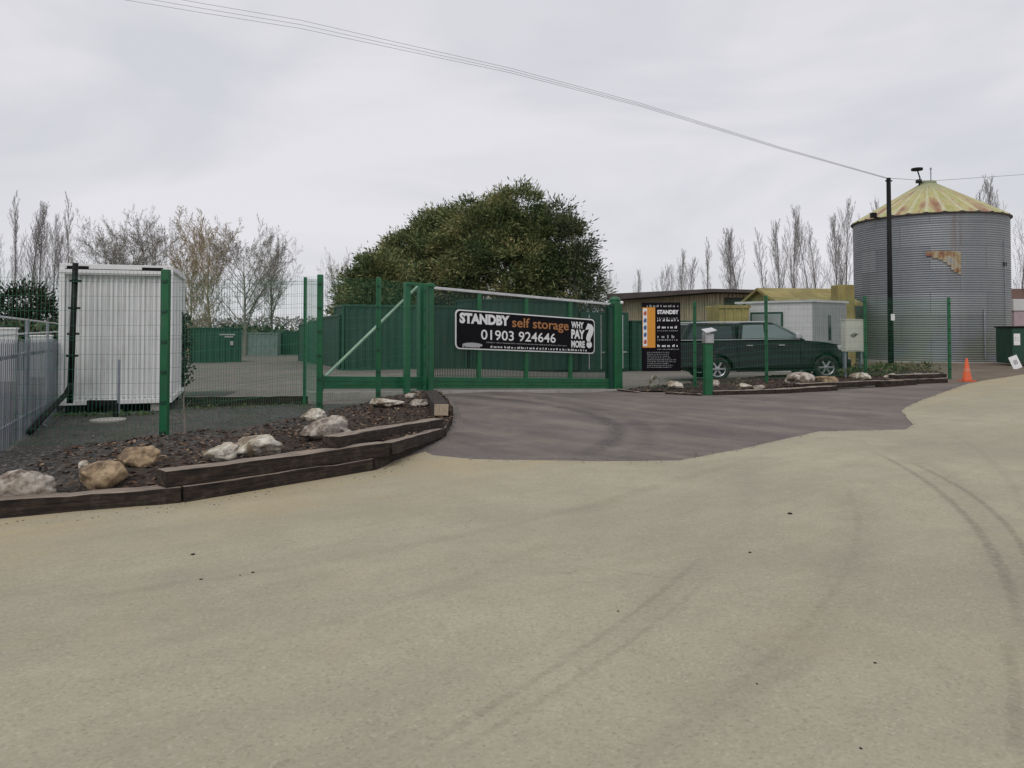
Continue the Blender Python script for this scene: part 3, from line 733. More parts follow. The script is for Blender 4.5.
def gate_post(lx, ly, w_, h, name, label, base=-.25, cap=True, ball=True):
    root = thing(name, label, 'gate post', Matrix.Translation((-2.0, 17.8, .21)) @ (Matrix.Rotation(GR, 4, 'Z') @ Vector((lx, ly, 0))), GR)
    z0 = base-SH*lx; mb = MB(); mb.box((-w_/2, -w_/2, z0), (w_/2, w_/2, h-SH*lx)); mb.build('shaft', 'green', root, bevel=.015)
    if cap:
        mb = MB(); mb.lathe([(w_*.54, 0), (w_*.52, .05), (w_*.4, .10), (w_*.1, .125)], 16, ctr=(0, 0, h-SH*lx)); mb.build('post_cap', 'green', root, smooth=True)
    if ball:
        mb = MB(); mb.lathe([(.005, -.05), (.04, -.035), (.055, 0), (.04, .035), (.005, .05)], 12, ctr=(w_*.35, -w_*.55, h-SH*lx-.05)); mb.build('guide_roller', 'ink_white', root, smooth=True)
    return root
p = gate_post(6.2, 0, .30, 2.47, 'gate_post', 'stout green catch post with domed cap at the right end of gate')
mb = MB(); mb.box((-.30, -.1, -.45), (-.152, .1, 2.0)); mb.box((-.24, -.12, 2.0), (-.152, .12, 2.1)); mb.build('catch_channel', 'green_dark', p, bevel=.01)
gate_post(-.06, -.24, .15, 2.45, 'gate_post', 'green guide post nearest the road at the left end of gate', cap=False, ball=False)
gate_post(-.02, .2, .17, 2.43, 'gate_post', 'dark green rear guide post with white roller behind left gate end', cap=False)
gate_post(-.66, -.24, .13, 2.42, 'gate_post', 'green guide post carrying the crossbar left of the main gate end', cap=False, ball=False)
o = MB(); o.box((-.72, -.32, 2.36), (.02, -.36, 2.42)); o = shear(o.build('gate_crossbar', 'green', bevel=.005)); o.location = (-2.0, 17.8, .21); o.rotation_euler = (0, 0, GR)
tag(o, 'short green crossbar joining the tops of the left guide posts', 'crossbar')

# ------------------------------------------------------------------ lettering
def text_mesh(txt, x0, z0, x1, z1, y, bold=0.0, slant=0.0, spacing=1.0):
    cu = bpy.data.curves.new('t', 'FONT'); cu.body = txt; cu.offset = bold; cu.shear = slant; cu.resolution_u = 3; cu.space_character = spacing
    ob = bpy.data.objects.new('t', cu); me = bpy.data.meshes.new_from_object(ob)
    xs = [v.co.x for v in me.vertices]; ys = [v.co.y for v in me.vertices]
    a, b, c, d = min(xs), max(xs), min(ys), max(ys)
    vs = [((v.co.x-a)/(b-a)*(x1-x0)+x0, y, (v.co.y-c)/(d-c)*(z1-z0)+z0) for v in me.vertices]; fs = [tuple(q.vertices) for q in me.polygons]
    bpy.data.objects.remove(ob); bpy.data.curves.remove(cu); bpy.data.meshes.remove(me)
    return vs, fs
def letter(parent, txt, x0, z0, x1, z1, y, mat, bold=0.0, slant=0.0, name='lettering', sh=None, spacing=1.0):
    mb = MB(); vs, fs = text_mesh(txt, x0, z0, x1, z1, y, bold, slant, spacing); mb.add(vs, fs)
    o = mb.build(name, mat, parent)
    if sh: sh(o)
    return o
def rrect(x0, z0, x1, z1, r, n=6):
    P = []
    for cx, cz, a in ((x1-r, z0+r, -90), (x1-r, z1-r, 0), (x0+r, z1-r, 90), (x0+r, z0+r, 180)):
        for i in range(n+1): t = R(a+90*i/n); P.append((cx+r*math.cos(t), cz+r*math.sin(t)))
    return P
def microtext(mb, x0, x1, z0, z1, y, rnd, dens=.8):
    x = x0
    while x < x1:
        wl = rnd.uniform(.035, .11)*(z1-z0)/.06
        for k in range(max(1, int(wl/((z1-z0)*.55)))):
            a = x+k*(z1-z0)*.55; hh = rnd.choice((.7, .7, 1.0)); 
            if a+(z1-z0)*.4 < x1: mb.add([(a, y, z0), (a+(z1-z0)*.4, y, z0), (a+(z1-z0)*.4, y, z0+(z1-z0)*hh), (a, y, z0+(z1-z0)*hh)], [(0, 1, 2, 3)])
        x += wl+(z1-z0)*.5
sg = thing('gate_sign', 'long black banner sign with phone number fixed on the sliding gate', 'sign', (-2.0, 17.8, .21), GR)
rnd = random.Random(5)
SX0, SX1, SZ0, SZ1 = .74, 5.31, .95, 1.90
mb = MB(); mb.prism(rrect(SX0, SZ0, SX1, SZ1, .12), -.10, -.077); shear(mb.build('sign_border', 'ink_white', sg))
mb = MB(); mb.prism(rrect(SX0+.03, SZ0+.03, SX1-.03, SZ1-.03, .10), -.106, -.101); shear(mb.build('sign_face', 'signblack', sg))
def sx(px, py=0):   # photo column on the gate plane -> metres along the gate
    k = (px-512)/760; return (2+k*17.8)/(4.83-k*3.7)*math.hypot(4.83, 3.7)
Y = -.109
L_ = lambda *a, **k: letter(sg, *a, sh=shear, **k)
L_('STANDBY', sx(457), 1.57, sx(507), 1.83, Y, 'ink_white', bold=.055, slant=0)
L_('self storage', sx(509.5), 1.475, sx(566), 1.80, Y, 'ink_orange', bold=.012)
L_('01903 924646', sx(478.5), 1.20, sx(553), 1.45, Y, 'ink_white', bold=.01)
L_('WHY', sx(568.5), 1.62, sx(581), 1.80, Y, 'ink_white', bold=.04)
L_('PAY', sx(568.5), 1.34, sx(582), 1.59, Y, 'ink_white', bold=.05)
L_('MORE', sx(568.5), 1.10, sx(582), 1.29, Y, 'ink_white', bold=.045)
L_('?', sx(582.5), 1.10, sx(591), 1.78, Y, 'ink_white', bold=.05)
mb = MB(); microtext(mb, sx(484), sx(565), 1.125, 1.155, Y, rnd); shear(mb.build('small_print', 'ink_grey', sg))
mb = MB(); microtext(mb, sx(488), sx(584), 1.01, 1.065, Y, rnd); shear(mb.build('small_print', 'ink_white', sg))
mb = MB(); ea = [( (sx(461)+sx(479))/2+.30*math.cos(t*.2618), 1.06+.055*math.sin(t*.2618)) for t in range(24)]
mb.add([(a, Y, b) for a, b in ea], [tuple(range(24))]); microtext(mb, sx(460), sx(479), .99, 1.04, Y-.002, rnd); shear(mb.build('emblem', 'ink_grey', sg))

# black price board on the fence right of the gate
bw, bh = 1.10, 1.93
A_ = Vector((X(641, 21.45), 21.35, 0)); pb = thing('price_board', 'tall black price board with orange strip fixed to fence right of gate', 'sign', (A_.x, A_.y, Zt(371, 21.4)), R(2))
mb = MB(); mb.box((0, -.012, 0), (bw, .012, bh)); mb.build('board', 'signblack', pb, bevel=.003)
mb = MB(); mb.box((.0+.02, -.020, .66), (.38, -.013, bh-.14)); mb.build('orange_strip', 'orange_panel', pb)
mb = MB(); mb.box((.03, -.024, .70), (.15, -.021, bh-.17)); mb.build('pale_strip', 'ink_white', pb)
for i in range(5):
    z = .76+i*.2; mb = MB(); mb.add([(.06, -.027, z), (.13, -.027, z+.01), (.135, -.027, z+.11), (.09, -.027, z+.13), (.05, -.027, z+.07)], [(0, 1, 2, 3, 4)]); mb.build('strip_icon', ('ink_red', 'ink_blue', 'ink_blue', 'ink_blue', 'ink_red')[i], pb)
letter(pb, 'STANDBY', .44, 1.60, 1.05, 1.72, -.016, 'ink_white', bold=.05)
for z0, z1, m in ((1.80, 1.86, 'ink_grey'), (1.47, 1.51, 'ink_grey'), (1.40, 1.46, 'ink_white'), (1.20, 1.27, 'ink_white'), (1.12, 1.15, 'ink_grey'), (.93, 1.01, 'ink_grey'), (.86, .90, 'ink_grey'), (.68, .75, 'ink_white'), (.60, .63, 'ink_grey')):
    mb = MB(); microtext(mb, .44 if z0 < 1.7 else .15, 1.04 if z0 != .93 else 1.0, z0, z1, -.016, rnd); mb.build('small_print', m, pb)
mb = MB()
for i in range(9): microtext(mb, .15, rnd.uniform(.75, 1.03), .10+i*.052, .125+i*.052, -.016, rnd)
mb.build('small_print', 'ink_grey', pb)

# ------------------------------------------------------------------ intercom bollard
p = G(708, 395); bo = thing('intercom_bollard', 'green intercom bollard with steel keypad box on the tarmac edge', 'bollard', p, R(8))
mb = MB(); mb.box((-.095, -.095, -.05), (.095, .095, 1.27)); mb.build('post', 'green', bo, bevel=.012)
mb = MB(); mb.box((-.14, -.14, 0), (.14, .14, .02)); mb.build('base_plate', 'green_dark', bo)
mb = MB(); mb.box((-.11, -.13, 1.272), (.11, .09, 1.50)); mb.build('intercom_box', 'silver', bo, bevel=.01)
mb = MB(); mb.box((-.07, -.138, 1.31), (.07, -.131, 1.46)); mb.build('keypad', 'ink_grey', bo)
mb = MB(); mb.add([(-.12,-.20,1.52),(.15,-.20,1.58),(.15,.10,1.64),(-.12,.10,1.60),(-.12,-.20,1.54),(.15,-.20,1.60),(.15,.10,1.66),(-.12,.10,1.62)], [(3,2,1,0),(4,5,6,7),(0,1,5,4),(1,2,6,5),(2,3,7,6),(3,0,4,7)])
mb.box((-.09, .05, 1.502), (.09, .09, 1.61)); mb.build('rain_hood', 'galv_pale', bo)

# ------------------------------------------------------------------ traffic cone
p = G(967, 381.5); co = thing('traffic_cone', 'orange traffic cone standing where road meets dirt verge', 'cone', p)
mb = MB(); mb.box((-.19, -.19, 0), (.19, .19, .035)); mb.build('base', 'cone_orange', co, bevel=.01)
mb = MB(); mb.lathe([(.15, .035), (.135, .06), (.03, .70), (.022, .71)], 20); mb.build('cone_body', 'cone_orange', co, smooth=True)
mb = MB(); mb.lathe([(.098, .30), (.073, .42)], 20, close=False); o = mb.build('faded_band', paint('faded_cone_band', (.72, .22, .12), .6, .2, 5), co, smooth=True)
for v in o.data.vertices: v.co.x *= 1.03; v.co.y *= 1.03

# ------------------------------------------------------------------ palisade fence on the left
pl = thing('palisade_fence', 'galvanised palisade fence of close pales along the left edge', 'fence', (0, 0, 0))
a0, a1 = Vector((-5.45, 7.3, 0)), Vector((-9.35, 16.2, 0)); L = (a1-a0).length; d = (a1-a0)/L; n_ = Vector((-d.y, d.x, 0)); ang = math.atan2(d.y, d.x)
pl.location = a0; pl.rotation_euler = (0, 0, ang)
mb = MB(); x = .05
while x < L:
    h = 1.50-.10*x/L
    hh = h+random.uniform(-.01, .01)
    mb.add([(x-.034,-.02,.04),(x-.012,-.026,.04),(x+.012,-.026,.04),(x+.034,-.02,.04),(x-.034,-.02,hh-.05),(x-.012,-.026,hh),(x+.012,-.026,hh),(x+.034,-.02,hh-.05)], [(0,1,5,4),(1,2,6,5),(2,3,7,6)])
    mb.add([(x+.034,-.017,.04),(x-.034,-.017,.04),(x-.034,-.017,hh-.06),(x+.034,-.017,hh-.06)], [(0,1,2,3)])
    x += .128
mb.build('pale_panel', 'pales', pl)
for z in (.28, 1.2):
    mb = MB(); mb.box((0, -.015, z), (L, .03, z+.05)); mb.build('rail', 'galv', pl)
for k in range(5):
    x = .1+k*(L-.2)/4; mb = MB(); mb.box((x-.05, .03, -.1), (x+.05, .09, 1.5-.1*x/L)); mb.build('post', 'galv', pl)
mb = MB(); mb.tube([G(50, 426)-Vector((0,0,.05)), at(27, 416, 11.9)], .025, 5); o = mb.build('brace_bar', 'galv'); tag(o, 'short slanting steel brace bar at the foot of the palisade fence', 'brace')

# black leaning post and pipe at container corner
bp = thing('black_post', 'tall black slightly leaning post at the left corner of white container', 'post', at(70, 392, 13.7))
b0 = at(70, 392, 13.7); tp_ = at(75.5, 263, 13.7)-b0
mb = MB(); mb.tube([(0, 0, -.2), tuple(tp_)], [.055, .05], 8); mb.build('shaft', 'black', bp, smooth=True)
for f in (.28, .45, .65, .86):
    mb = MB(); q = tp_*f; mb.box((q.x-.06, q.y-.07, q.z-.02), (q.x+.085, q.y+.07, q.z+.02)); mb.build('bracket', 'black', bp)
mb = MB(); mb.tube([at(71, 384, 13.65), at(66, 394, 13.5), at(52, 408, 12.9), at(30, 432, 11.2)], .045, 8); o = mb.build('black_pipe', 'black', smooth=True)
tag(o, 'black bent pipe running along the ground beside the palisade foot', 'pipe')

# galvanised rail fence further left behind the palisade
rf = thing('rail_fence', 'tall galvanised rail fence behind the palisade at the left edge', 'fence', (-8.5, 12.7, 0))
P0 = Vector((0, 0, 0)); P1 = Vector((-8.9, 16.6, 0)); 
for z in (1.80, 1.5, 1.1):
    mb = MB(); mb.tube([P0+Vector((.8, -1.5, z)), P1+Vector((0, 0, z))], .022, 5); mb.build('rail', 'galv_pale', rf)
for t in (-.06, .24, .6, 1.0):
    q = P0.lerp(P1, t); mb = MB(); mb.tube([q, q+Vector((0, 0, 1.82))], .04, 6); mb.build('post', 'galv', rf)
# ------------------------------------------------------------------ white container
def corr(mb, p0, p1, z0, z1, n, dep, nrm):
    """trapezoid corrugated wall from p0 to p1"""
    p0 = Vector(p0); p1 = Vector(p1); nrm = Vector(nrm); vs = []
    N = n*4
    for i in range(N+1):
        k = i % 4; off = -dep if k in (1, 2) else 0; tt = i/N
        if k == 1: tt -= .15/N
        q = p0.lerp(p1, tt)+nrm*off; vs.append((q.x, q.y, z0)); vs.append((q.x, q.y, z1))
    mb.add(vs, [(2*i, 2*i+2, 2*i+3, 2*i+1) for i in range(N)])
def container(name, label, loc, rz, L, W, H, mat, doors=False, cat='container', group=None, n=None, endribs=True, trimmat=None):
    root = thing(name, label, cat, loc, rz, group); t = .09; tm = trimmat or mat
    mb = MB()
    corr(mb, (t, 0.01, 0), (L-t, 0.01, 0), t, H-t, n or max(6, int(L/.36)), .04, (0, -1, 0))
    corr(mb, (L-t, W-.01, 0), (t, W-.01, 0), t, H-t, n or max(6, int(L/.36)), .04, (0, 1, 0))
    corr(mb, (L-.01, t, 0), (L-.01, W-t, 0), t, H-t, max(4, int(W/.28)), .04, (1, 0, 0))
    corr(mb, (.01, W-t, 0), (.01, t, 0), t, H-t, max(4, int(W/.28)), .04, (-1, 0, 0))
    # outer faces of the ribs sit DP in front of the grooves
    DP = .095
    for i, v in enumerate(mb.v):
        x, y, z = v
        y = DP if y < .012 else (W-DP if y > W-.012 else y)
        x = DP if x < .012 else (L-DP if x > L-.012 else x)
        mb.v[i] = (max(.004, min(L-.004, x)), max(.004, min(W-.004, y)), z)
    mb.build('wall', mat, root)
    mb = MB()
    for x in (0, L-t):
        for y in (0, W-t): mb.box((x, y, 0), (x+t, y+t, H))
    for z in (0, H-t):
        mb.box((t, 0, z), (L-t, t*.7, z+t)); mb.box((t, W-t*.7, z), (L-t, W, z+t)); mb.box((0, t, z), (t*.7, W-t, z+t)); mb.box((L-t*.7, t, z), (L, W-t, z+t))
    mb.build('frame', tm, root, bevel=.006)
    mb = MB(); mb.box((t, t, H-.045), (L-t, W-t, H-.015)); mb.build('roof', mat, root)
    mb = MB(); mb.box((.1, .1, .02), (L-.1, W-.1, .08)); mb.build('floor', 'black', root)
    if doors:
        for k in (0, 1):
            mb = MB(); x0 = t+.01+k*(L/2-t); mb.box((x0, -.03, t+.02), (x0+L/2-t-.03, -.002, H-t-.02)); dr = mb.build('door', mat, root, bevel=.01)
            for q in (.22, .78):
                mb = MB(); xx = x0+(L/2-t-.03)*q; mb.tube([(xx, -.055, t+.05), (xx, -.055, H-t-.05)], .018, 5); mb.build('lock_bar', 'galv_pale', dr)
                mb = MB(); mb.box((xx-.02, -.09, .95), (xx+.22, -.075, 1.0)); mb.build('handle', 'galv_pale', dr)
    return root
# white: front 1.9 wide, 3.2 deep
wc = container('storage_container', 'white ribbed steel container behind the left mesh fence', (0, 0, 0), 0, 1.92, 3.0, 2.62, 'white', n=19)
wr = Vector((X(172.5, 14.6), 14.6, .19)); th = R(19)
wc.rotation_euler = (0, 0, th); wc.location = wr - Matrix.Rotation(th, 3, 'Z') @ Vector((1.92, 0, 0))
for xa, xb in ((.12, .48), (1.38, 1.74)):
    mb = MB(); mb.box((xa, -.012, 2.52), (xb, .0, 2.58)); mb.build('lifting_slot', 'black', wc)
mb = MB(); mb.box((.1, -.02, 2.42), (1.82, .02, 2.45)); mb.build('front_trim', 'ink_grey', wc)
mb = MB(); mb.box((0, -.015, 2.455), (1.92, 0, 2.515)); mb.build('header_plate', 'white', wc)
for x_ in (.12, .75, 1.55):
    mb = MB(); mb.box((x_, .05, -.24), (x_+.3, .35, 0)); mb.build('support_block', 'concrete_pale' if x_ > 1 else 'black', wc)
for x_ in (.12, 1.5):
    mb = MB(); mb.box((x_, 2.8, -.24), (x_+.3, 3.1, 0)); mb.build('support_block', 'black', wc)
# inspection cover and pipes in front
p = G(108, 421); o = MB(); o.lathe([(.28, 0), (.28, .03), (.24, .035)], 24); o = o.build('inspection_cover', 'concrete_pale', loc=(p.x, p.y, p.z)); tag(o, 'round pale inspection cover in the gravel before the white container', 'drain cover')
p = G(112, 419.5); o = MB(); o.tube([(0, 0, .03), (0, 0, .27)], .045, 10); o = o.build('drain_pipe', 'black', loc=(p.x, p.y+.12, p.z)); tag(o, 'stubby black upright pipe on the round inspection cover', 'pipe')
p = at(103, 403, 13.6); o = MB(); o.box((-.27, -.05, -.05), (.27, .05, .05)); o = o.build('black_trough', 'black', loc=p, bevel=.01); tag(o, 'black horizontal trough under the white container front edge', 'trough')
p = at(118.5, 402, 13.5); o = MB(); o.tube([(0, 0, -.2), (0, 0, .75)], .022, 8); o = o.build('stand_pipe', 'galv', loc=p); tag(o, 'thin grey standpipe in front of the white container', 'pipe')

# ------------------------------------------------------------------ green containers
cont = 'green storage containers in the yard'
def crow(p, q, n, labels, z0, z1, group=cont, gap=.12, W=2.44, H=2.59, doors=None):
    p = Vector(p); q = Vector(q); d = (q-p); L = d.length/n; rz = math.atan2(d.y, d.x)
    for i in range(n):
        s_ = p+d*(i/n); z = z0+(z1-z0)*(i+.5)/n
        container('storage_container', labels[i], (s_.x, s_.y, z), rz, L-gap, W, H, 'cont_green', doors=(doors or {}).get(i, False), group=group)
# row behind the gate (long, facing us)
crow((-7.5, 33.6), (-2.0, 35.8), 1, ['dark green container seen through the mesh left of the main gate'], -.26, -.26, H=2.95)
crow((-1.95, 35.85), (3.4, 38.0), 1, ['dark green container behind the left half of the banner sign'], -.42, -.42, H=3.45)
crow((3.5, 38.0), (6.1, 39.1), 1, ['dark green container with lock bars behind the right end of gate'], -.55, -.55, doors={0: True}, H=3.0)
crow((6.2, 39.1), (12.6, 41.7), 1, ['dark green container right of the gate behind the price board'], -.55, -.55)
# receding row on the left of it
crow((-14.9, 53.0), (-7.75, 34.0), 3, ['farthest dark green container in the receding row behind the slim posts', 'middle dark green container of the receding row left of gate', 'nearest dark green container of the receding row left of gate'], -.72, -.26)
# lone one
cz = container('storage_container', 'low dark green container standing alone right of the white container', (X(189.5, 46), 46, -.50), R(21), 2.98, 2.4, 2.2, 'cont_green', group=cont)
for xa, za, xb, zb in ((1.7, 1.72, 2.6, 1.80), (2.0, 1.58, 2.5, 1.66), (2.33, 1.1, 2.5, 1.35)):
    mb = MB(); mb.box((xa, -.02, za), (xb, -.003, zb)); mb.build('label_plate', 'ink_grey', cz)
container('storage_container', 'pale grey green container far across the yard', (X(239, 62), 62, -.6), R(2), 3.1, 2.4, 1.9, paint('pale_green_steel', (.20, .27, .25), .6), group=cont)
container('storage_container', 'far dark green container beside the pale one in the yard', (X(270, 63), 63.5, -.6), R(0), 3.6, 2.4, 2.0, 'cont_green', group=cont)

# ------------------------------------------------------------------ buildings
def gable(name, label, loc, rz, W, D, H, RH, wall, roof, cat='house', over=.3, thick=.12):
    root = thing(name, label, cat, loc, rz)
    mb = MB(); mb.box((0, 0, 0), (W, D, H)); mb.add([(0,0,H),(0,D,H),(0,D/2,H+RH),(W,0,H),(W,D,H),(W,D/2,H+RH)], [(0,2,1),(3,4,5)])
    mb.build('wall', wall, root)
    mb = MB(); o_ = over
    for s_ in (0, 1):
        y0 = -o_ if s_ == 0 else D+o_; zz = H-o_*RH/(D/2)
        mb.add([(-o_,y0,zz+.02),(W+o_,y0,zz+.02),(W+o_,D/2,H+RH+.02),(-o_,D/2,H+RH+.02),(-o_,y0,zz+thick),(W+o_,y0,zz+thick),(W+o_,D/2,H+RH+thick),(-o_,D/2,H+RH+thick)],
               [(0,1,2,3),(7,6,5,4),(0,4,5,1),(1,5,6,2),(2,6,7,3),(3,7,4,0)])
    mb.build('roof', roof, root)
    return root
def window(root, x, z, w_, h, y=0.0, glass='glass_dark', fr='white2'):
    mb = MB()
    mb.box((x, y-.05, z), (x+w_, y-.002, z+.07)); mb.box((x, y-.05, z+h-.07), (x+w_, y-.002, z+h)); mb.box((x, y-.05, z+.07), (x+.07, y-.002, z+h-.07)); mb.box((x+w_-.07, y-.05, z+.07), (x+w_, y-.002, z+h-.07)); mb.box((x+w_/2-.03, y-.045, z+.07), (x+w_/2+.03, y-.004, z+h-.07))
    f = mb.build('window', fr, root); mb = MB(); mb.box((x+.06, y-.02, z+.06), (x+w_-.06, y-.003, z+h-.06)); mb.build('pane', glass, f)
hs = gable('brick_house', 'distant brick house with red tiled roof above the white container', (X(106, 75), 75, -.4), R(12), 6.0, 6, 5.2, 2.5, 'brick', 'rooftile')
for x_ in (.8, 2.8, 4.8):
    for z_ in (1, 3.4): window(hs, x_, z_, 1.1, 1.2)
mb = MB(); mb.box((5.2, 2.7, 7.2), (5.8, 3.3, 8.5)); mb.build('chimney', 'brick', hs)
hs = gable('brick_house', 'distant brick house behind the right edge of silo', (X(1011, 70), 70, -.2), R(8), 9, 7, 3.0, 2.6, 'brick', paint('brown_roof_tile', (.15, .085, .065), .9))
for x_ in (.4, 2.6): window(hs, x_, 1, 1.1, 1.2)
# timber clad barn
bc = Vector((12.9, 48, -.3))
bn = thing('timber_barn', 'long low barn with tan vertical timber cladding behind the pickup', 'barn', bc, math.atan2(4.4, 12))
mb = MB(); mb.box((0, 0, 0), (13, 13, 4.15)); mb.build('wall', 'clad', bn)
mb = MB()
for i in range(44):
    mb.box((-.03, .15+i*.295, 0), (-.005, .15+i*.295+.09, 4.15)); mb.box((.1+i*.295, -.03, 0), (.1+i*.295+.09, -.005, 4.15))
mb.build('batten', paint('pale_batten', (.55, .49, .36), .85, .3, 1.5), bn)
mb = MB(); mb.add([(-.7,-.7,4.2),(13.6,-.7,4.2),(13.6,13.6,4.2),(-.7,13.6,4.2),(-.7,-.7,4.40),(13.6,-.7,4.38),(13.6,13.6,4.7),(-.7,13.6,4.7)], [(3,2,1,0),(4,5,6,7),(0,1,5,4),(1,2,6,5),(2,3,7,6),(3,0,4,7)]); mb.build('roof', 'roofbrown', bn)
mb = MB(); mb.box((.6, -.06, .1), (12.5, -.035, 3.9)); mb.build('wall_shade', paint('dark_wall_shade', (.06, .048, .04), .9), bn)  # dark sheet over the right wall, painting in its shade
# rusty shed with lichened roof
sh_ = gable('rusty_shed', 'old shed with yellow lichened roof between portable cabin and silo', (X(781, 38), 38, -.3), R(10), 4.1, 4, 3.15, .75, 'yellow', 'yellow', 'shed', .25, .16)
mb = MB(); mb.box((2.8, -.05, .1), (3.8, -.003, 2.1)); mb.build('door', 'roofbrown', sh_)
mb = MB(); mb.box((0, 0, 0), (.8, .8, 3.9)); o = mb.build('rusty_hopper', 'yellow', bevel=.03)
o.location = (X(838, 36), 36, -.2); tag(o, 'tall yellow and rust coloured steel hopper next to the silo', 'hopper')
# yellow skip behind the pickup canopy
sk = thing('yellow_skip', 'ochre yellow steel skip behind the pickup canopy', 'skip', (X(719, 31), 31, 0), R(6))
mb = MB(); mb.prism([(.15, 0), (1.1, 0), (1.3, 2.55), (0, 2.55)], 0, 1.4); mb.build('body', 'yellow', sk, bevel=.02)
mb = MB(); mb.box((-.04, -.05, 2.45), (1.34, -.002, 2.58)); mb.box((-.04, 1.402, 2.45), (1.34, 1.45, 2.58)); mb.build('rim', 'yellow', sk)
for x_ in (.3, .65, 1.0):
    mb = MB(); mb.box((x_-.03, -.04, .1), (x_+.03, -.003, 2.44)); mb.build('rib', 'yellow', sk)
# portable cabin
pcb = thing('portable_cabin', 'white portable cabin with window and ribbed end behind the pickup bonnet', 'cabin', (11.85, 30, -.15), math.atan2(.64, .77))
mb = MB(); W_, D_, H_ = 2.75, 3.4, 2.82
mb.box((0, 0, .0), (W_, D_, H_)); 
mb.build('wall', 'white2', pcb)
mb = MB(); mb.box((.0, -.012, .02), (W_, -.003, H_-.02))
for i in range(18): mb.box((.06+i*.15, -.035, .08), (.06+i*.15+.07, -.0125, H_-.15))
mb.build('ribbed_end', paint('shaded_ribbed_panel', (.36, .37, .38), .6, .15, 2), pcb)  # grey tone puts the end wall's shading into its colour
mb = MB(); mb.box((-.08, -.08, H_+.003), (W_+.08, D_+.08, H_+.09)); mb.build('roof', 'galv_pale', pcb)
mb = MB(); mb.box((-.04, 1.25, 1.25), (-.003, 2.75, 2.45)); wf = mb.build('window', 'green_dark', pcb)
for ya, yb in ((1.33, 1.97), (2.03, 2.67)):
    mb = MB(); mb.box((-.05, ya, 1.33), (-.041, yb, 2.37)); mb.build('pane', paint('cabin_pane', (.30, .34, .34), .15, .1, 2, damt=0), wf)
mb = MB(); mb.box((-.06, 3.0, .1), (-.003, 3.08, H_)); mb.build('downpipe', 'black', pcb)
mb = MB(); mb.box((1.2, -.05, 1.3), (1.4, -.026, 2.3)); mb.build('vent', 'glass_dark', pcb)
# second plain cabin to the left
pc2 = thing('portable_cabin', 'plain pale cabin left of the windowed one behind the pickup roof', 'cabin', (X(735, 35), 35, -.25), R(15))
mb = MB(); mb.box((0, 0, 0), (2.6, 2.4, 2.75)); mb.build('wall', 'white2', pc2, bevel=.02)
mb = MB(); mb.box((-.05, -.05, 2.753), (2.65, 2.45, 2.83)); mb.build('roof', 'galv', pc2)
mb = MB(); mb.box((.9, -.03, .1), (.98, -.003, 2.7)); mb.build('downpipe', 'black', pc2)

# ------------------------------------------------------------------ silo
SR = 3.6; sc_ = Vector((21.7, 39.5, -.02)); EH = 7.22
si = thing('grain_silo', 'large round corrugated steel grain silo with yellow lichened cone roof', 'silo', sc_)
prof = []; z = 0; pitch = .11
while z < EH: prof.append((SR-.022+.022*math.cos(2*math.pi*z/pitch), z)); z += pitch/4
N = 112; mb = MB(); mb.lathe(prof, N, close=False); o = mb.build('wall', 'silo', si, smooth=True)
def uvs(o, fn):
    me = o.data; uv = me.uv_layers.new(name='UVMap')
    for pl_ in me.polygons:
        cs = [fn(me.vertices[me.loops[l].vertex_index].co) for l in pl_.loop_indices]; mu = max(c[0] for c in cs)
        for l, c in zip(pl_.loop_indices, cs):
            u = c[0]
            if mu-u > 10: u += 2*math.pi*SR
            uv.data[l].uv = (u, c[1])
uvs(o, lambda c: ((math.atan2(c.y, c.x)+math.pi)*SR, c.z))
NR = 30; rv = []; rfs = []; steps = 8; RH_ = 2.0
mb = MB()
for i in range(steps+1):
    t = i/steps; r = .35+(SR+.08-.35)*t; zz = EH+RH_*(1-t)-.02
    for j in range(NR*4):
        k = j % 4; rib = .05 if k == 0 else 0
        a = 2*math.pi*j/(NR*4); mb.v.append((r*math.cos(a), r*math.sin(a), zz+rib*(.3+.7*t)))
n4 = NR*4
for i in range(steps):
    for j in range(n4): mb.f.append((i*n4+j, (i+1)*n4+j, (i+1)*n4+(j+1) % n4, i*n4+(j+1) % n4)); mb.m.append(0)
ro = mb.build('roof', 'siloroof', si)
uvs(ro, lambda c: ((math.atan2(c.y, c.x)+math.pi)*SR, math.hypot(c.x, c.y)))
mb = MB(); mb.lathe([(SR+.0, EH-.10), (SR+.10, EH-.06), (SR+.10, EH-.02), (SR, EH-.01)], 96, close=False); mb.build('eave_ring', 'roofbrown', si)
mb = MB(); mb.lathe([(.42, EH+RH_-.10), (.42, EH+RH_+.04), (.36, EH+RH_+.10), (.05, EH+RH_+.14)], 20); mb.build('roof_cap', paint('lichened_cap', (.30, .33, .20), .8), si)
mb = MB(); zc = EH+RH_
mb.tube([(-.55, -.2, zc-.15), (-.5, -.2, zc+.25), (-.62, -.2, zc+.62)], .035, 6); mb.lathe([(.05, 0), (.28, .02), (.28, .13), (.05, .17)], 12, ctr=(-.65, -.2, zc+.62)); mb.box((-.68, -.3, zc-.02), (-.45, -.1, zc+.16)); mb.build('roof_spotlight', 'black', si)
mb = MB(); mb.tube([(.12, -.1, zc+.05), (.12, -.1, zc+.78)], .03, 6); mb.lathe([(.02, 0), (.06, .04), (.05, .12)], 8, ctr=(.12, -.1, zc+.68)); mb.build('vent_pipe', 'galv', si)
mb = MB(); a = R(205); mb.box((SR*math.cos(a)-.45, SR*math.sin(a)-.15, EH-.02), (SR*math.cos(a)-.2, SR*math.sin(a)+.1, EH+.22)); mb.tube([(SR*math.cos(a), SR*math.sin(a), EH-.1), (SR*math.cos(a)-.35, SR*math.sin(a), EH+.02)], .03, 6); mb.build('eave_lamp', 'black', si, bevel=.03)
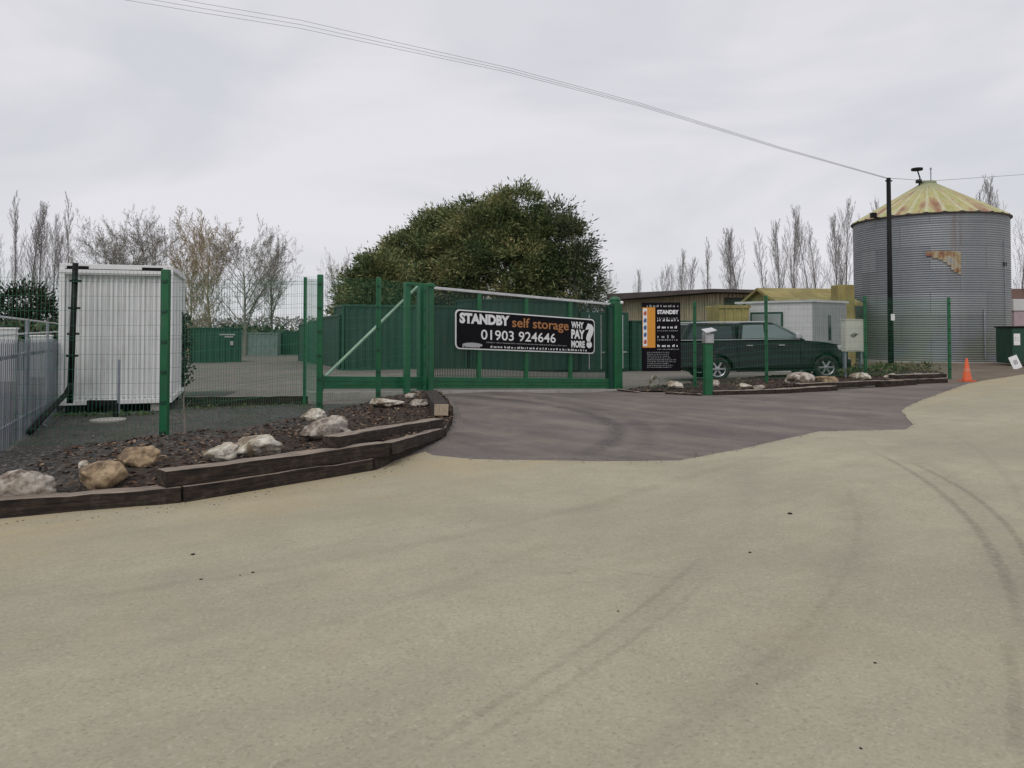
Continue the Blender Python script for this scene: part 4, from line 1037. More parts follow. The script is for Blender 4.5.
# peeling sign on the wall (front faces the camera)
def on_silo(px, py):
    d_ = ray(px, py); o_ = Vector((0, 0, CH))-sc_; A2 = d_.x**2+d_.y**2; B2 = 2*(o_.x*d_.x+o_.y*d_.y); C2 = o_.x**2+o_.y**2-(SR+.03)**2
    t = (-B2-math.sqrt(B2*B2-4*A2*C2))/(2*A2); return o_+d_*t
def silo_patch(name, rects, mat, label=None):
    mb = MB()
    for x0, y0, x1, y1 in rects:
        a = on_silo(x0, y0); b = on_silo(x1, y1); ta, tb = math.atan2(a.y, a.x), math.atan2(b.y, b.x); n = 8
        vs = []
        for i in range(n+1):
            t = ta+(tb-ta)*i/n
            for z_ in (b.z, a.z): vs.append(((SR+.012)*math.cos(t), (SR+.012)*math.sin(t), z_)); vs.append(((SR+.03)*math.cos(t), (SR+.03)*math.sin(t), z_))
        fs = [(0, 1, 3, 2), (n*4, n*4+2, n*4+3, n*4+1)]
        for i in range(n):
            q = i*4; fs += [(q+1, q+5, q+7, q+3), (q, q+4, q+5, q+1), (q+2, q+3, q+7, q+6)]
        mb.add(vs, fs)
    return mb.build(name, mat, si)
silo_patch('old_sign', [(926, 251.5, 932, 256), (932.05, 251, 938, 258), (938.05, 251, 943, 259.5), (943.05, 251.3, 947, 262), (947.05, 251, 951, 265), (951.05, 251.6, 954, 270), (954.05, 251, 958, 272), (958.05, 252, 961, 274)], 'patch')
silo_patch('seam_strip', [(984, 309, 986, 359)], 'galv'); silo_patch('seam_strip', [(1005, 240, 1006.5, 350)], 'galv')
silo_patch('wall_vent', [(1004, 262, 1007, 266)], 'black')
mb = MB(); mb.lathe([(SR+.28, -.12), (SR+.28, .06), (SR+.02, .07)], 64, close=False); mb.build('plinth', 'concrete_pale', si)

# ------------------------------------------------------------------ telegraph pole and cables
tpn = at(891, 366, 31); tpt = at(888.5, 178, 31); tp0 = thing('telegraph_pole', 'black wooden telegraph pole with small white plate before the silo', 'pole', (tpn.x, tpn.y, zt(tpn.x, tpn.y)))
rel = tpt-Vector(tp0.location)
mb = MB(); mb.tube([(0, 0, -.3), tuple(rel*.5), tuple(rel)], [.115, .10, .085], 12); mb.build('shaft', 'black', tp0, smooth=True)
q = at(891, 317, 31)-Vector(tp0.location); mb = MB(); mb.box((q.x-.08, q.y-.17, q.z-.14), (q.x+.07, q.y-.14, q.z+.12)); mb.build('number_plate', 'ink_white', tp0)
mb = MB(); mb.tube([rel+Vector((-.14, -.02, -.12)), rel+Vector((.14, -.02, -.12))], .03, 6); mb.build('cable_bracket', 'black', tp0)
wp = [(888, 178), (780, 147), (640, 103), (510, 68), (400, 43), (300, 20), (200, 3), (60, -22), (-120, -52)]
Ds = [31, 26.5, 22, 18.6, 16.2, 14.3, 12.7, 10.8, 9.0]
for k, (dz, dx) in enumerate(((0, 0), (.085, .0), (.16, .02))):
    pts = [at(px, py, D)-Vector((0, 0, dz*min(1, .25+i*.16))) for i, ((px, py), D) in enumerate(zip(wp, Ds))]
    mb = MB(); mb.tube(pts, [.0065,.006,.0055,.005,.0042,.0038,.0034,.003,.0026], 5); o = mb.build('overhead_cable', paint('grey_cable', (.42, .42, .44), .8), smooth=True)
    tag(o, ('topmost', 'middle', 'lowest')[k]+' of the three thin cables crossing the sky from the telegraph pole', 'cable', 'overhead cables')
mb = MB(); mb.tube([tpt, at(930, 181, 36), at(1060, 172, 44)], .01, 5); o = mb.build('overhead_cable', paint('pale_cable', (.22, .22, .23), .7)); tag(o, 'faint cable leaving the telegraph pole to the right above the silo', 'cable', 'overhead cables')

# ------------------------------------------------------------------ cream utility cabinet
p = Vector((X(854.5, 23.75), 23.75, zt(10.6, 23.7))); cb = thing('utility_cabinet', 'cream utility cabinet raised on legs beside the pickup nose', 'cabinet', p, R(4))
mb = MB(); mb.box((-.30, -.0, .93), (.30, .28, 1.92)); mb.build('casing', 'cream', cb, bevel=.012)
mb = MB(); mb.box((-.27, -.016, .97), (.25, -.002, 1.88)); dr = mb.build('door', 'cream', cb, bevel=.006)
mb = MB(); mb.tube([(-.13, -.022, 1.42), (-.10, -.022, 1.47), (0, -.022, 1.50), (.06, -.022, 1.46), (0, -.022, 1.42), (-.06, -.022, 1.37)], .012, 4); mb.tube([(-.12, -.022, 1.40), (.0, -.022, 1.45), (.1, -.022, 1.49)], .010, 4); mb.build('emblem', 'black', dr)
for x_ in (-.26, .26):
    mb = MB(); mb.box((x_-.03, .08, -.1), (x_+.03, .2, .93)); mb.build('leg', 'galv', cb)
mb = MB(); mb.box((-.32, -.02, 1.922), (.32, .3, 1.95)); mb.build('lid', 'cream', cb)

# far right bin / container with notices
p = Vector((X(1012, 33), 33, 0)); gb = thing('waste_container', 'dark green waste container with white notice right of silo', 'container', p, R(-10))
mb = MB(); mb.box((0, 0, .1), (2.6, 1.6, 1.65)); mb.build('body', 'green_dark', gb, bevel=.03)
mb = MB(); mb.box((-.05, -.05, 1.652), (2.65, 1.65, 1.73)); mb.build('lid', 'black', gb, bevel=.02)
mb = MB(); mb.box((.05, -.02, .9), (.3, -.003, 1.4)); mb.build('notice', 'ink_white', gb)
mb = MB(); microtext(mb, .08, .27, 1.1, 1.14, -.024, rnd); microtext(mb, .08, .27, 1.2, 1.24, -.024, rnd); mb.build('small_print', 'ink_grey', gb)
p = Vector((X(1017.5, 30.5), 30.5, zt(20, 30.5))); ln = thing('leaning_notice', 'small white notice board leaning on the ground at right edge', 'sign', p, R(10))
mb = MB(); T = Matrix.Rotation(R(-18), 4, 'Y') @ Matrix.Rotation(R(-12), 4, 'X'); mb.box((-.2, -.01, .02), (.2, .01, .55), T=T); mb.build('board', 'ink_white', ln)
mb = MB(); mb.box((-.08, -.016, .2), (.1, -.011, .38), T=T); mb.build('printed_square', 'ink_grey', ln)
p = Vector((X(1014, 42), 42, 0)); ps = thing('pink_lorry_body', 'faded pink and white box body behind the dark green waste container', 'trailer', p)
mb = MB(); mb.box((0, 0, .6), (5, 2.3, 2.6)); mb.build('box_body', 'pink', ps, bevel=.04)
mb = MB(); mb.box((-.06, -.06, 2.603), (5.06, 2.36, 3.25)); mb.build('upper_panel', 'white2', ps, bevel=.03)
for x_ in (.8, 4.0):
    mb = MB(); T = Matrix.Translation((x_, .15, .42)) @ Matrix.Rotation(R(90), 4, 'X'); mb.lathe([(.1, -.12), (.42, -.12), (.42, .12), (.1, .12)], 18, T=T); mb.build('wheel', 'rubber', ps)

# ------------------------------------------------------------------ pickup
def pickup():
    root = thing('pickup_truck', 'dark green double cab pickup with canopy parked behind the mesh fence', 'pickup')
    def arc(cx, r, a0, a1, n=9, cz=.38): return [(cx+r*math.cos(R(a0+(a1-a0)*i/n)), cz+r*math.sin(R(a0+(a1-a0)*i/n))) for i in range(n+1)]
    RW, FW = 1.15, 4.38
    prof = [(.12, .42)]+arc(RW, .45, 178, 2)+[(1.68, .36), (3.85, .36)]+arc(FW, .45, 178, 2)+[(4.98, .34), (5.09, .42), (5.14, .62), (5.13, .86), (5.06, 1.00), (4.88, 1.10), (4.4, 1.20), (3.78, 1.26), (3.2, 1.27), (1.6, 1.27), (.04, 1.26), (0, 1.08), (.02, .55)]
    W = .9; secs = [(-W, .90, 0), (-W, 1, 0)]
    mb = MB(); n = len(prof)
    ys = [-.90, -.91, -.78, .78, .91, .90]
    # layers: side skin bulges, shoulder rolls in
    def lay(y):
        out_ = []
        for x, z in prof:
            zz = z; xx = x
            if abs(y) > .85: xx = 2.66+(x-2.66)*.985; zz = z-(.035 if z > 1.0 else 0)
            yy = y*(1-.10*max(0, (z-.95)/.33)**2) * (1-.14*max(0, (x-4.5)/.65)**2) * (1-.06*max(0, (.5-x)/.5)**2)
            out_.append((xx, yy, zz))
        return out_
    L0 = [lay(y) for y in (-.91, -.86, .86, .91)]
    for l in L0: mb.v += l
    for k in range(3):
        for i in range(n): mb.f.append((k*n+i, k*n+(i+1) % n, (k+1)*n+(i+1) % n, (k+1)*n+i)); mb.m.append(0)
    mb.f.append(tuple(reversed(range(n)))); mb.m.append(0); mb.f.append(tuple(range(3*n, 4*n))); mb.m.append(0)
    body = mb.build('body', 'carpaint', root, bevel=.02, seg=3)
    # door seams and sill
    for sgn in (-1, 1):
        mb = MB()
        for x in (1.78, 2.62, 3.62):
            mb.box((x-.006, sgn*.914-.003, .42), (x+.006, sgn*.914+.003, 1.17))
        mb.box((1.78, sgn*.914-.003, .415), (3.62, sgn*.914+.003, .425)); mb.build('door_seam', 'black', root)
        mb = MB(); mb.box((1.7, sgn*.93-.05, .28), (3.85, sgn*.93+.05, .33)); mb.build('side_step', 'black', root, bevel=.015)
        for x in (2.0, 2.95):
            mb = MB(); mb.box((x, sgn*.925-.012, 1.07), (x+.19, sgn*.925+.012, 1.10)); mb.build('door_handle', 'chrome', root, bevel=.006)
        mb = MB(); mb.box((.1, sgn*.868-.008, 1.262), (3.62, sgn*.868+.008, 1.282)); mb.build('belt_trim', 'chrome', root)
        for cx in (RW, FW):
            mb = MB(); P = arc(cx, .45, 180, 0, 14); Q = arc(cx, .50, 180, 0, 14)
            vs = [(x, sgn*.912, z) for x, z in P]+[(x, sgn*.912, z) for x, z in Q]+[(x, sgn*.945, z) for x, z in P]+[(x, sgn*.94, z) for x, z in Q]; m = len(P)
            fs = []
            for i in range(m-1): fs += [(2*m+i, 2*m+i+1, 3*m+i+1, 3*m+i), (m+i, m+i+1, 3*m+i+1, 3*m+i), (i, i+1, 2*m+i+1, 2*m+i)]
            mb.add(vs, fs); mb.build('wheel_arch', 'carpaint', root)
    # greenhouse
    def frus(x0b, x1b, x0t, x1t, zb, zt_, wb, wt, name, mat, bev=.05):
        mb = MB(); xm = (x0t+x1t)/2
        mb.add([(x0b,-wb,zb),(x1b,-wb,zb),(x1b,wb,zb),(x0b,wb,zb),(x0t,-wt,zt_),(x1t,-wt,zt_),(x1t,wt,zt_),(x0t,wt,zt_)], [(3,2,1,0),(4,5,6,7),(0,1,5,4),(1,2,6,5),(2,3,7,6),(3,0,4,7)])
        return mb.build(name, mat, root, bevel=bev, seg=4)
    frus(1.76, 3.84, 1.90, 2.86, 1.22, 1.81, .855, .68, 'cab', 'carpaint', .06)
    frus(.05, 1.74, .36, 1.74, 1.23, 1.78, .855, .70, 'canopy', 'carpaint', .05)
    def wside(x, z, sgn, zb=1.22, zt_=1.81, wb=.855, wt=.68): return (x, sgn*(wb+(wt-wb)*(z-zb)/(zt_-zb)+.006), z)
    for sgn in (-1, 1):
        for name, poly, kw in (('front_window', [(2.66, 1.30), (3.60, 1.30), (2.92, 1.72), (2.67, 1.73)], {}), ('rear_window', [(1.90, 1.30), (2.58, 1.30), (2.58, 1.73), (1.98, 1.72)], {}), ('canopy_window', [(.30, 1.31), (1.62, 1.31), (1.62, 1.69), (.50, 1.69)], dict(zb=1.23, zt_=1.78, wb=.855, wt=.70))):
            mb = MB(); a = [wside(x, z, sgn, **kw) for x, z in poly]; b = [(x, y-sgn*.02, z) for x, y, z in a]
            if name != 'canopy_window': mat = 'carglass'
            else: mat = 'glass_dark'
            mb.add(a+b, [(0,1,2,3),(7,6,5,4),(0,4,5,1),(1,5,6,2),(2,6,7,3),(3,7,4,0)]); mb.build(name, mat, root)
        mb = MB(); mb.box((.45, sgn*.66-.02, 1.80), (2.7, sgn*.66+.02, 1.84)) ; mb.build('roof_rail', 'galv_pale', root, bevel=.008)
        mb = MB(); mb.box((3.40, sgn*1.0-.10, 1.28), (3.56, sgn*1.0+.08, 1.46)); mb.build('mirror', 'chrome', root, bevel=.03)
        mb = MB(); mb.box((4.74, sgn*.69-.17, .90), (5.09, sgn*.69+.13, 1.06)); mb.build('headlight', 'lamp', root, bevel=.03)
        mb = MB(); mb.box((4.98, sgn*.65-.1, .52), (5.19, sgn*.65+.1, .63)); mb.build('fog_light', 'lamp', root, bevel=.02)
        mb = MB(); mb.box((-.02, sgn*.80-.06, .8), (.06, sgn*.80+.075, 1.12)); mb.build('tail_light', 'redlamp', root, bevel=.01)
    mb = MB(); pa = [(3.74, -.74, 1.30), (3.74, .74, 1.30), (2.98, .60, 1.755), (2.98, -.60, 1.755)]; nn = Vector((.55, 0, .83))*.03
    mb.add([(x+nn.x, y, z+nn.z) for x, y, z in pa]+[(x-.02, y, z-.02) for x, y, z in pa], [(0,1,2,3),(7,6,5,4),(0,4,5,1),(1,5,6,2),(2,6,7,3),(3,7,4,0)]); mb.build('windscreen', 'carglass', root)
    mb = MB(); mb.box((5.06, -.5, .66), (5.16, .5, .92)); mb.build('grille', 'black', root, bevel=.02)
    mb = MB(); mb.box((4.98, -.80, .36), (5.19, .80, .62)); mb.build('front_bumper', 'carpaint', root, bevel=.05)
    mb = MB(); mb.box((-.1, -.85, .45), (.05, .85, .62)); mb.build('rear_bumper', 'chrome', root, bevel=.03)
    mb = MB(); mb.box((.3, -.78, .30), (4.9, .78, .5)); mb.build('underbody', 'black', root)
    for cx in (RW, FW):
        for sgn in (-1, 1):
            wh = bpy.data.objects.new('wheel', None); C.objects.link(wh); wh.parent = root; wh.location = (cx, sgn*.80, .37); wh.rotation_euler = (R(90)*(1 if sgn < 0 else -1), 0, 0)
            mb = MB(); mb.lathe([(.24, -.11), (.34, -.12), (.37, -.09), (.375, 0), (.37, .09), (.34, .12), (.24, .11), (.235, .05), (.235, -.05), (.24, -.11)], 28, close=False); mb.build('tyre', 'rubber', wh, smooth=True)
            mb = MB(); mb.lathe([(.24, .10), (.225, .09), (.215, .04), (.215, -.06)], 28, close=False); mb.lathe([(.07, .04), (.07, .085), (.03, .095)], 12)
            for q in range(6):
                a = q*math.pi/3; T = Matrix.Rotation(a, 4, 'Z'); mb.box((.04, -.028, .045), (.225, .028, .08), T=T)
            mb.build('rim', 'alloy', wh)
            mb = MB(); mb.lathe([(.20, -.03), (.20, -.01)], 20); mb.build('brake_disc', 'rubber', wh)
    return root
s_ = NT('car_window_glass'); s_.fin((.24, .31, .31), .10); s_.b.inputs['Transmission Weight'].default_value = .35; s_.b.inputs['Alpha'].default_value = 1; M['carglass'] = s_.m
pk = pickup(); rr = Vector((X(678, 24.2), 24.2, -.07)); pk.rotation_euler = (0, R(-.6), R(5)); pk.scale = (1.12, 1.03, 1.03); pk.location = rr + Matrix.Rotation(R(5), 3, 'Z') @ Vector((.0, .91, 0))

# ------------------------------------------------------------------ white crates at the far left behind palisade
for (px, py, D, W_, H_, lb) in ((-8, 346, 21, .55, .75, 'white crate at the very left behind the palisade fence'), (30, 347, 25, .6, .55, 'white crate behind the palisade between the rail fence posts')):
    q = at(px, py, D); o = thing('white_crate', lb, 'crate', (q.x, q.y, q.z-1.0), R(20))
    mb = MB(); mb.box((0, 0, 0), (W_, .3, 1.0+H_*.6)); mb.build('box', 'white2', o, bevel=.02)
    mb = MB(); mb.box((-.02, -.02, 1.003+H_*.6), (W_+.02, .32, 1.06+H_*.6)); mb.build('lid', 'white', o, bevel=.01)

# ------------------------------------------------------------------ trees
def branch(mb, rnd, p, d, L, r, lev, P, n=4):
    pts = [p]; rad = [r]; k = P['seg'][lev]; dd = d.copy()
    for i in range(k):
        dd = (dd+Vector((rnd.gauss(0, P['wob'][lev]), rnd.gauss(0, P['wob'][lev]), rnd.gauss(0, P['wob'][lev])+P['up'][lev]))).normalized()
        pts.append(pts[-1]+dd*L/k); rad.append(max(P['rmin'], r*(1-(i+1)/k*P['tap'][lev])))
    mb[0 if lev == 0 else 1].tube(pts, rad, 7 if lev == 0 else 3, caps=False)
    if lev+1 < len(P['n']):
        for j in range(P['n'][lev+1]):
            t = P['start'][lev]+(1-P['start'][lev])*(j+rnd.random())/P['n'][lev+1]
            i = min(k-1, int(t*k)); q = pts[i].lerp(pts[i+1], t*k-i); ax = (pts[i+1]-pts[i]).normalized()
            o_ = ax.orthogonal().normalized(); o_.rotate(Matrix.Rotation(rnd.uniform(0, 6.28), 3, ax))
            an = R(P['ang'][lev+1])*rnd.uniform(.65, 1.25); nd = ax*math.cos(an)+o_*math.sin(an)
            env = P['env'](t) if lev == 0 else (1-.45*t)
            branch(mb, rnd, q, nd, L*P['len'][lev+1]*env*rnd.uniform(.7, 1.2), max(P['rmin'], rad[i]*P['rr'][lev]), lev+1, P)
def bare(name, label, loc, H, P, seed, mat, group):
    rnd = random.Random(seed); root = thing(name, label, 'tree', loc, 0, group); mb = (MB(), MB())
    branch(mb, rnd, Vector((0, 0, -.3)), Vector((rnd.gauss(0, .02), rnd.gauss(0, .02), 1)), H*P['h'], H*P['r0'], 0, P)
    mb[0].build('trunk', mat, root, smooth=True); mb[1].build('crown', mat, root); return root
POP = dict(seg=[9, 5, 4, 3], wob=[.015, .04, .07, .12], up=[0, .20, .16, .12], tap=[.94, .88, .8, .6], n=[1, 52, 10, 4], start=[.06, .12, .2], ang=[0, 20, 22, 26],
           len=[1, .25, .34, .42], rr=[.26, .45, .6], rmin=.0075, env=lambda t: .30+1.0*math.sin(math.pi*min(1, (t*.85+.15)))*.9, h=.98, r0=.0085)
def dome(t): return .45+.75*math.sin(math.pi*min(1, max(0, (t-.05)*.98)))
SPR = dict(seg=[8, 6, 5, 4, 3], wob=[.05, .07, .10, .13, .15], up=[0, .07, .08, .06, .04], tap=[.9, .9, .88, .85, .6], n=[1, 28, 10, 6, 4], start=[.24, .2, .15, .12], ang=[0, 46, 42, 44, 44],
           len=[1, .46, .42, .45, .5], rr=[.45, .45, .55, .6], rmin=.0075, env=dome, h=.92, r0=.018)
WIL = dict(SPR, n=[1, 38, 9, 6, 4], ang=[0, 36, 34, 36, 40], start=[.06, .15, .12, .1], rmin=.0095, r0=.014, rr=[.3, .45, .55, .6], len=[1, .44, .40, .45, .5])
def topz(src): return max(max(v.co.z for v in q.data.vertices) for q in C.objects if q.parent == src)
def clone(src, label, loc, s_, rz, sx_=1.0, group=None):
    c = copy_tree(src); c.location = loc; c.scale = (s_*sx_, s_*sx_, s_); c.rotation_euler = (0, 0, rz); c['label'] = label; c['group'] = group or src.get('group'); return c
def tree_at(px, top, D): 
    x = X(px, D); z = zt(x, D); return Vector((x, D, z)), Zt(top, D)-z
gp = 'bare poplars on the skyline'
pops = []; TOP = {}
q, h = tree_at(793, 203, 78)
pops.append(bare('poplar_tree', 'tallest bare poplar of the clump above the rusty shed', q, 14, POP, 1, 'bark_pop', gp)); TOP[0] = topz(pops[0]); pops[0].scale = (h/TOP[0],)*3
q, h = tree_at(845, 197, 74)
pops.append(bare('poplar_tree', 'bare poplar rising right against the left side of the silo', q, 14, dict(POP, n=[1, 40, 9, 4], wob=[.03, .05, .08, .12], ang=[0, 25, 24, 26], start=[.14, .12, .2]), 2, 'bark_pop', gp)); TOP[1] = topz(pops[1]); pops[1].scale = (h/TOP[1],)*3
q, h = tree_at(12, 186, 82)
pops.append(bare('poplar_tree', 'tall bare poplar nearest the left edge of the photo', q, 14, dict(POP, n=[1, 34, 9, 4], len=[1, .20, .36, .42], wob=[.02, .06, .08, .12]), 3, 'bark_pop', gp)); TOP[2] = topz(pops[2]); pops[2].scale = (h/TOP[2],)*3
plist = [(637, 268, 100, 'tiny bare poplar just right of the domed gate post'), (657, 262, 98, 'small bare poplar above the price board left edge'), (667, 265, 99, 'small bare poplar above the middle of the price board'),
         (681, 248, 92, 'left bare poplar of the close pair above the barn cladding'), (687, 256, 95, 'right bare poplar of the close pair above the barn cladding'), (710, 237, 88, 'single slim bare poplar above the barn roof corner'),
         (731, 228, 86, 'left bare poplar of the pair above the pickup roof'), (738, 226, 86, 'right bare poplar of the pair above the pickup roof'), (770, 226, 82, 'bare poplar above the left end of the rusty shed'), (781, 218, 80, 'bare poplar left of the tallest in its clump'),
         (811, 216, 80, 'left bare poplar of the pair above the yellow shed roof end'), (819, 218, 81, 'right bare poplar of the pair above the yellow shed roof end'), (838, 212, 77, 'bare poplar left of the one touching the silo'), (885, 192, 76, 'bare poplar tip behind the left of silo roof'),
         (977, 180, 72, 'left bare poplar top behind the silo roof'), (989, 173, 72, 'right taller bare poplar top behind the silo roof'), (1022, 196, 74, 'bare poplar at the right edge of the photo'),
         (29, 204, 86, 'thin bare poplar second from the left edge'), (38, 200, 85, 'thin bare poplar third from the left edge'), (52, 212, 88, 'thin short bare poplar left of the black post'), (73, 192, 82, 'tall slim bare poplar right above the black post'), (62, 232, 90, 'short bare poplar just left of the black post top'), (-4, 205, 84, 'bare poplar cut by the left edge of the photo')]
for i, (px, tp_, D, lb) in enumerate(plist):
    q, h = tree_at(px, tp_, D); clone(pops[i % 3], lb, q, h/TOP[i % 3], i*1.7, .85+.5*((i*37) % 10)/10)
gs = 'bare spreading trees behind the yard'
q, h = tree_at(245, 214, 62); t1 = bare('bare_tree', 'bare tree with forked dark trunk behind the lone green container', q, 9.6, SPR, 11, 'bark', gs); h1 = topz(t1); t1.scale = (h/h1*1.05, h/h1*1.05, h/h1)
q, h = tree_at(212, 205, 66); t2 = bare('bare_tree', 'dense ochre twigged tree right of the white container', q, 10, WIL, 12, 'bark_och', gs); h2 = topz(t2); t2.scale = (h/h2, h/h2, h/h2)
clone(t2, 'green grey twiggy tree partly behind the white container right corner', tree_at(188, 232, 60)[0], .78, 2.2)['group'] = gs
q, h = tree_at(105, 211, 74); clone(t1, 'bare spreading tree above the left half of white container', q, h/h1, 1.2, 1.0)
q, h = tree_at(131, 206, 76); clone(t1, 'bare spreading tree above the middle of white container', q, h/h1, 2.9, .9)
q, h = tree_at(155, 204, 76); clone(t1, 'bare spreading tree above the right half of white container', q, h/h1, 4.4, 1.0)
q, h = tree_at(272, 224, 70); clone(t1, 'open bare tree standing right of the forked trunk tree', q, h/h1, 5.3, .8)
q, h = tree_at(338, 246, 84); clone(t1, 'faint bare tree at the left flank of the big evergreens', q, h/h1, .5, .6)
q, h = tree_at(604, 262, 74); clone(t1, 'small bare tree at the right flank of the big evergreens', q, h/h1, 3.5, .5)

def evergreen(name, label, loc, H, blobs, seed, mat, nclump, nleaf, group=None, lsize=.21, trunkr=.25, cat='tree', cs=.55):
    """crown grown from many leaf sprays gathered in clumps on and inside a lumpy volume"""
    rnd = random.Random(seed); root = thing(name, label, cat, loc, 0, group)
    tr = MB(); tr.tube([(0, 0, -.3), (.1, 0, H*.3), (0, .1, H*.62), (.05, 0, H*.8)], [trunkr, trunkr*.8, trunkr*.45, .04], 8)
    for i in range(12):
        b = blobs[i % len(blobs)]; c = Vector(b[0]); tr.tube([(0, 0, H*(.12+.04*i)), tuple(c*.5+Vector((0, 0, H*.12))), tuple(c+Vector((rnd.gauss(0, .5), rnd.gauss(0, .4), 0)))], [trunkr*.4, trunkr*.2, .02], 5)
    tr.build('trunk', 'bark', root, smooth=True)
    mb = MB(); tot = sum(b[1][0]*b[1][2] for b in blobs)
    for (c, rad) in blobs:
        c = Vector(c); m = max(3, int(nclump*rad[0]*rad[2]/tot))
        for _ in range(m):
            u = Vector((rnd.gauss(0, 1), rnd.gauss(0, 1), rnd.gauss(0, 1))).normalized(); k = rnd.uniform(.55, 1.0)**.5*(1+.18*noise.noise(u*2.2+c))
            if rnd.random() < .12: k *= rnd.uniform(1.03, 1.22)
            cc = c+Vector((u.x*rad[0]*k, u.y*rad[1]*k, u.z*rad[2]*k))
            out_ = (u+Vector((0, 0, .25))).normalized(); s0 = cs*rnd.uniform(.5, 1.3)
            for _ in range(int(nleaf*rnd.uniform(.5, 1.3))):
                v = Vector((rnd.gauss(0, 1), rnd.gauss(0, 1), rnd.gauss(0, .7)))*s0*.55
                pth = cc+v+out_*rnd.uniform(-.1, .35)*s0
                d_ = (v.normalized()*.8+out_*.8+Vector((rnd.gauss(0, .4), rnd.gauss(0, .4), rnd.gauss(0, .3)))).normalized()
                sd_ = d_.cross(Vector((rnd.gauss(0, 1), rnd.gauss(0, 1), rnd.gauss(0, 1)))).normalized()
                l = lsize*rnd.uniform(.5, 1.4)*(2.2 if rnd.random() < .05 else 1); w_ = min(.045, l*rnd.uniform(.10, .24))
                i0 = len(mb.v); mb.v += [tuple(pth-sd_*w_*.3), tuple(pth+d_*l*.5-sd_*w_), tuple(pth+d_*l), tuple(pth+d_*l*.5+sd_*w_), tuple(pth+sd_*w_*.3)]
                mb.f.append((i0, i0+1, i0+2, i0+3, i0+4)); mb.m.append(0)
    mb.build('crown', mat, root); return root
D0 = 50; k0 = D0/F
def blob(px, py, rx, rz, D=D0, ry=None, base=0): 
    p = at(px, py, D); return p, (rx*D/F, (ry or rx*.8)*D/F, rz*D/F)
def ev(label, basepx, D, bl, seed, mat, nc, nl, **k):
    b0 = Vector((X(basepx, D), D, zt(X(basepx, D), D))); top = max((at(b[0], b[1]-b[3], D).z for b in bl))-b0.z
    B = []
    for px, py, rx, rz in bl:
        p, r_ = blob(px, py, rx, rz, D); B.append((tuple(p-b0), r_))
    return evergreen('evergreen_tree', label, b0, top, B, seed, mat, nc, nl, group='evergreens behind the gate', **k)
ev('biggest dense evergreen tree rising behind the banner sign', 505, 50, [(516, 220, 34, 33), (494, 214, 20, 20), (480, 236, 42, 34), (545, 250, 36, 38), (500, 272, 60, 44), (550, 285, 38, 36), (455, 270, 40, 40)], 21, 'ever', 950, 170)
ev('lower rounded evergreen tree left of the biggest one', 430, 52, [(442, 236, 30, 26), (412, 254, 30, 22), (430, 285, 48, 36), (390, 277, 28, 26)], 22, 'ever', 560, 165)
ev('smallest leftmost evergreen beside the diagonal gate brace', 370, 48, [(378, 276, 24, 22), (362, 298, 22, 22), (395, 300, 36, 32), (352, 318, 20, 20)], 23, 'ever', 340, 150)
ev('thin open evergreen on the right flank of the big evergreens', 575, 49, [(572, 246, 18, 28), (580, 280, 20, 34), (560, 215, 12, 12), (590, 300, 13, 24)], 24, 'ever_dark', 130, 80, trunkr=.15)
# dark shrub left
b0 = Vector((X(22, 42), 42, -.3)); evergreen('evergreen_shrub', 'round dark evergreen shrub above the palisade at the left', b0, 4.2, [((0, 0, 2.7), (1.5, 1.3, 1.5)), ((-1.6, .3, 2.2), (1.2, 1.2, 1.3)), ((1.2, 0, 2.0), (1.0, 1, 1.2))], 31, 'shrub_dark', 150, 70, cat='shrub', lsize=.22)
# hedge line behind: dark ground hugging hedges
def hedge(name, label, pts, h, dep, seed, mat, n, cat='hedge', kind=None, ls=.3):
    rnd = random.Random(seed); mb = MB(); segs = []
    for i in range(len(pts)-1): segs.append((Vector((*pts[i], 0)), Vector((*pts[i+1], 0))))
    Ls = [(b-a).length for a, b in segs]; T_ = sum(Ls)
    for _ in range(n):
        t = rnd.uniform(0, T_); i = 0
        while t > Ls[i]: t -= Ls[i]; i += 1
        a, b = segs[i]; p_ = a.lerp(b, t/Ls[i]); hh = h*(.75+.35*noise.noise(p_*.35)+.12*noise.noise(p_*1.3))
        z_ = hh*rnd.random()**.6; p_ = p_+Vector((rnd.gauss(0, .3)*dep, rnd.gauss(0, .5)*dep, z_+zt(p_.x, p_.y)))
        d_ = Vector((rnd.gauss(0, 1), rnd.gauss(0, 1), rnd.gauss(.4, 1))).normalized(); s2 = d_.orthogonal().normalized(); s2.rotate(Matrix.Rotation(rnd.uniform(0, 6), 3, d_)); l = ls*rnd.uniform(.5, 1.3); w_ = l*.3
        i0 = len(mb.v); mb.v += [tuple(p_), tuple(p_+d_*l*.5-s2*w_), tuple(p_+d_*l), tuple(p_+d_*l*.5+s2*w_)]; mb.f.append((i0, i0+1, i0+2, i0+3)); mb.m.append(0)
    return tag(mb.build(name, mat), label, cat, kind=kind)
hedge('hedge', 'long low dark hedge closing the far side of the yard', [(-42, 66), (-10, 70), (20, 68), (60, 66)], 2.6, 1.6, 41, 'ever_dark', 26000, kind='stuff', ls=.5)
hedge('hedge', 'dark hedge behind the palisade and rail fence at the left', [(-36, 38), (-19, 33.5)], 2.35, 1.0, 42, 'ever_dark', 12000, kind='stuff', ls=.3)
hedge('far_woodland', 'far grey brown mass of bare woodland along the horizon', [(-260, 240), (-80, 260), (80, 260), (300, 230)], 7, 8, 43, 'bark_pop', 30000, cat='woodland', kind='stuff', ls=1.0)
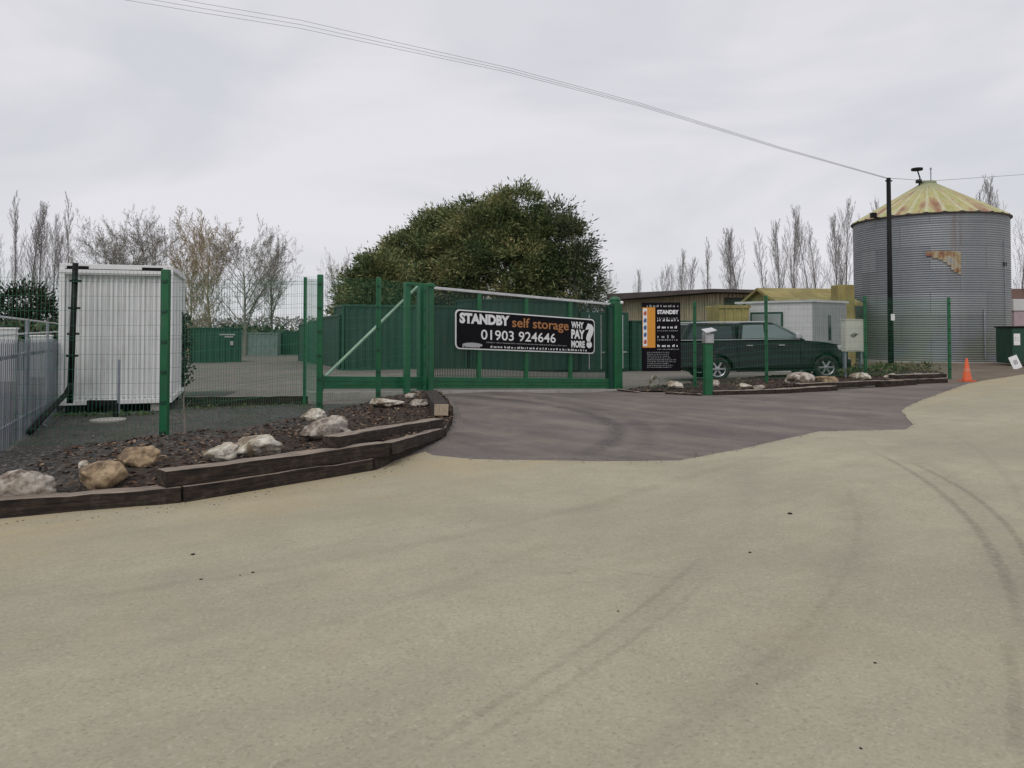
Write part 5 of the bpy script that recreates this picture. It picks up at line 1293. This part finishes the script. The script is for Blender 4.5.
hedge('weeds', 'low green weeds growing below the cream cabinet', [(10.3, 23.9), (12.2, 24.1)], .6, .25, 44, 'weed', 450, cat='weeds', kind='stuff', ls=.11)
hedge('weeds', 'scrubby brown green weeds around the telegraph pole foot', [(11.8, 27.5), (16.5, 30.5)], .32, .9, 45, 'scrub', 800, cat='weeds', kind='stuff', ls=.16)
hedge('weeds', 'thin grass tufts along the black edging board', [(-6.3, 14.5), (-3.9, 14.8)], .07, .15, 46, 'weed', 220, cat='weeds', kind='stuff', ls=.05)
hedge('weeds', 'moss and thin grass at the foot of the white container', [(-8.9, 13.5), (-6.5, 13.9)], .06, .25, 47, 'weed', 350, cat='weeds', kind='stuff', ls=.06)
# ivy on the container corner and sapling
q = at(183, 360, 17.3); rnd = random.Random(9); mb = MB()
for _ in range(650):
    p_ = Vector((q.x+rnd.gauss(0, .09), q.y+rnd.gauss(0, .08), rnd.uniform(.35, 1.95))); d_ = Vector((rnd.gauss(0, 1), rnd.gauss(0, 1), rnd.gauss(0, 1))).normalized(); s2 = d_.orthogonal(); l = rnd.uniform(.04, .09)
    i0 = len(mb.v); mb.v += [tuple(p_), tuple(p_+d_*l*.5-s2*l*.4), tuple(p_+d_*l), tuple(p_+d_*l*.5+s2*l*.4)]; mb.f.append((i0, i0+1, i0+2, i0+3)); mb.m.append(0)
mb.tube([(q.x, q.y, 0), (q.x+.03, q.y, 1.0), (q.x-.02, q.y, 1.95)], .015, 5)
tag(mb.build('climbing_plant', 'ivy'), 'dark straggly climbing plant up the right side of white container', 'climber')
p = G(184, 444); sp = thing('sapling', 'thin leafless sapling just right of the thick green post', 'sapling', p)
mb = MB(); mb.tube([(0, 0, 0), (.01, 0, .3), (-.015, 0, .62), (.01, 0, .85)], [.012, .01, .008, .004], 5); mb.build('trunk', 'bark', sp)
mb = MB()
for i in range(9): mb.tube([(0, 0, .25+i*.06), (rnd.uniform(-.12, .12), rnd.uniform(-.1, .1), .34+i*.065)], [.005, .002], 3)
mb.build('crown', 'bark', sp)
# sprig at fence post by the evergreen
print('objects', len(C.objects), 'polys', sum(len(o.data.polygons) for o in C.objects if o.type == 'MESH'))
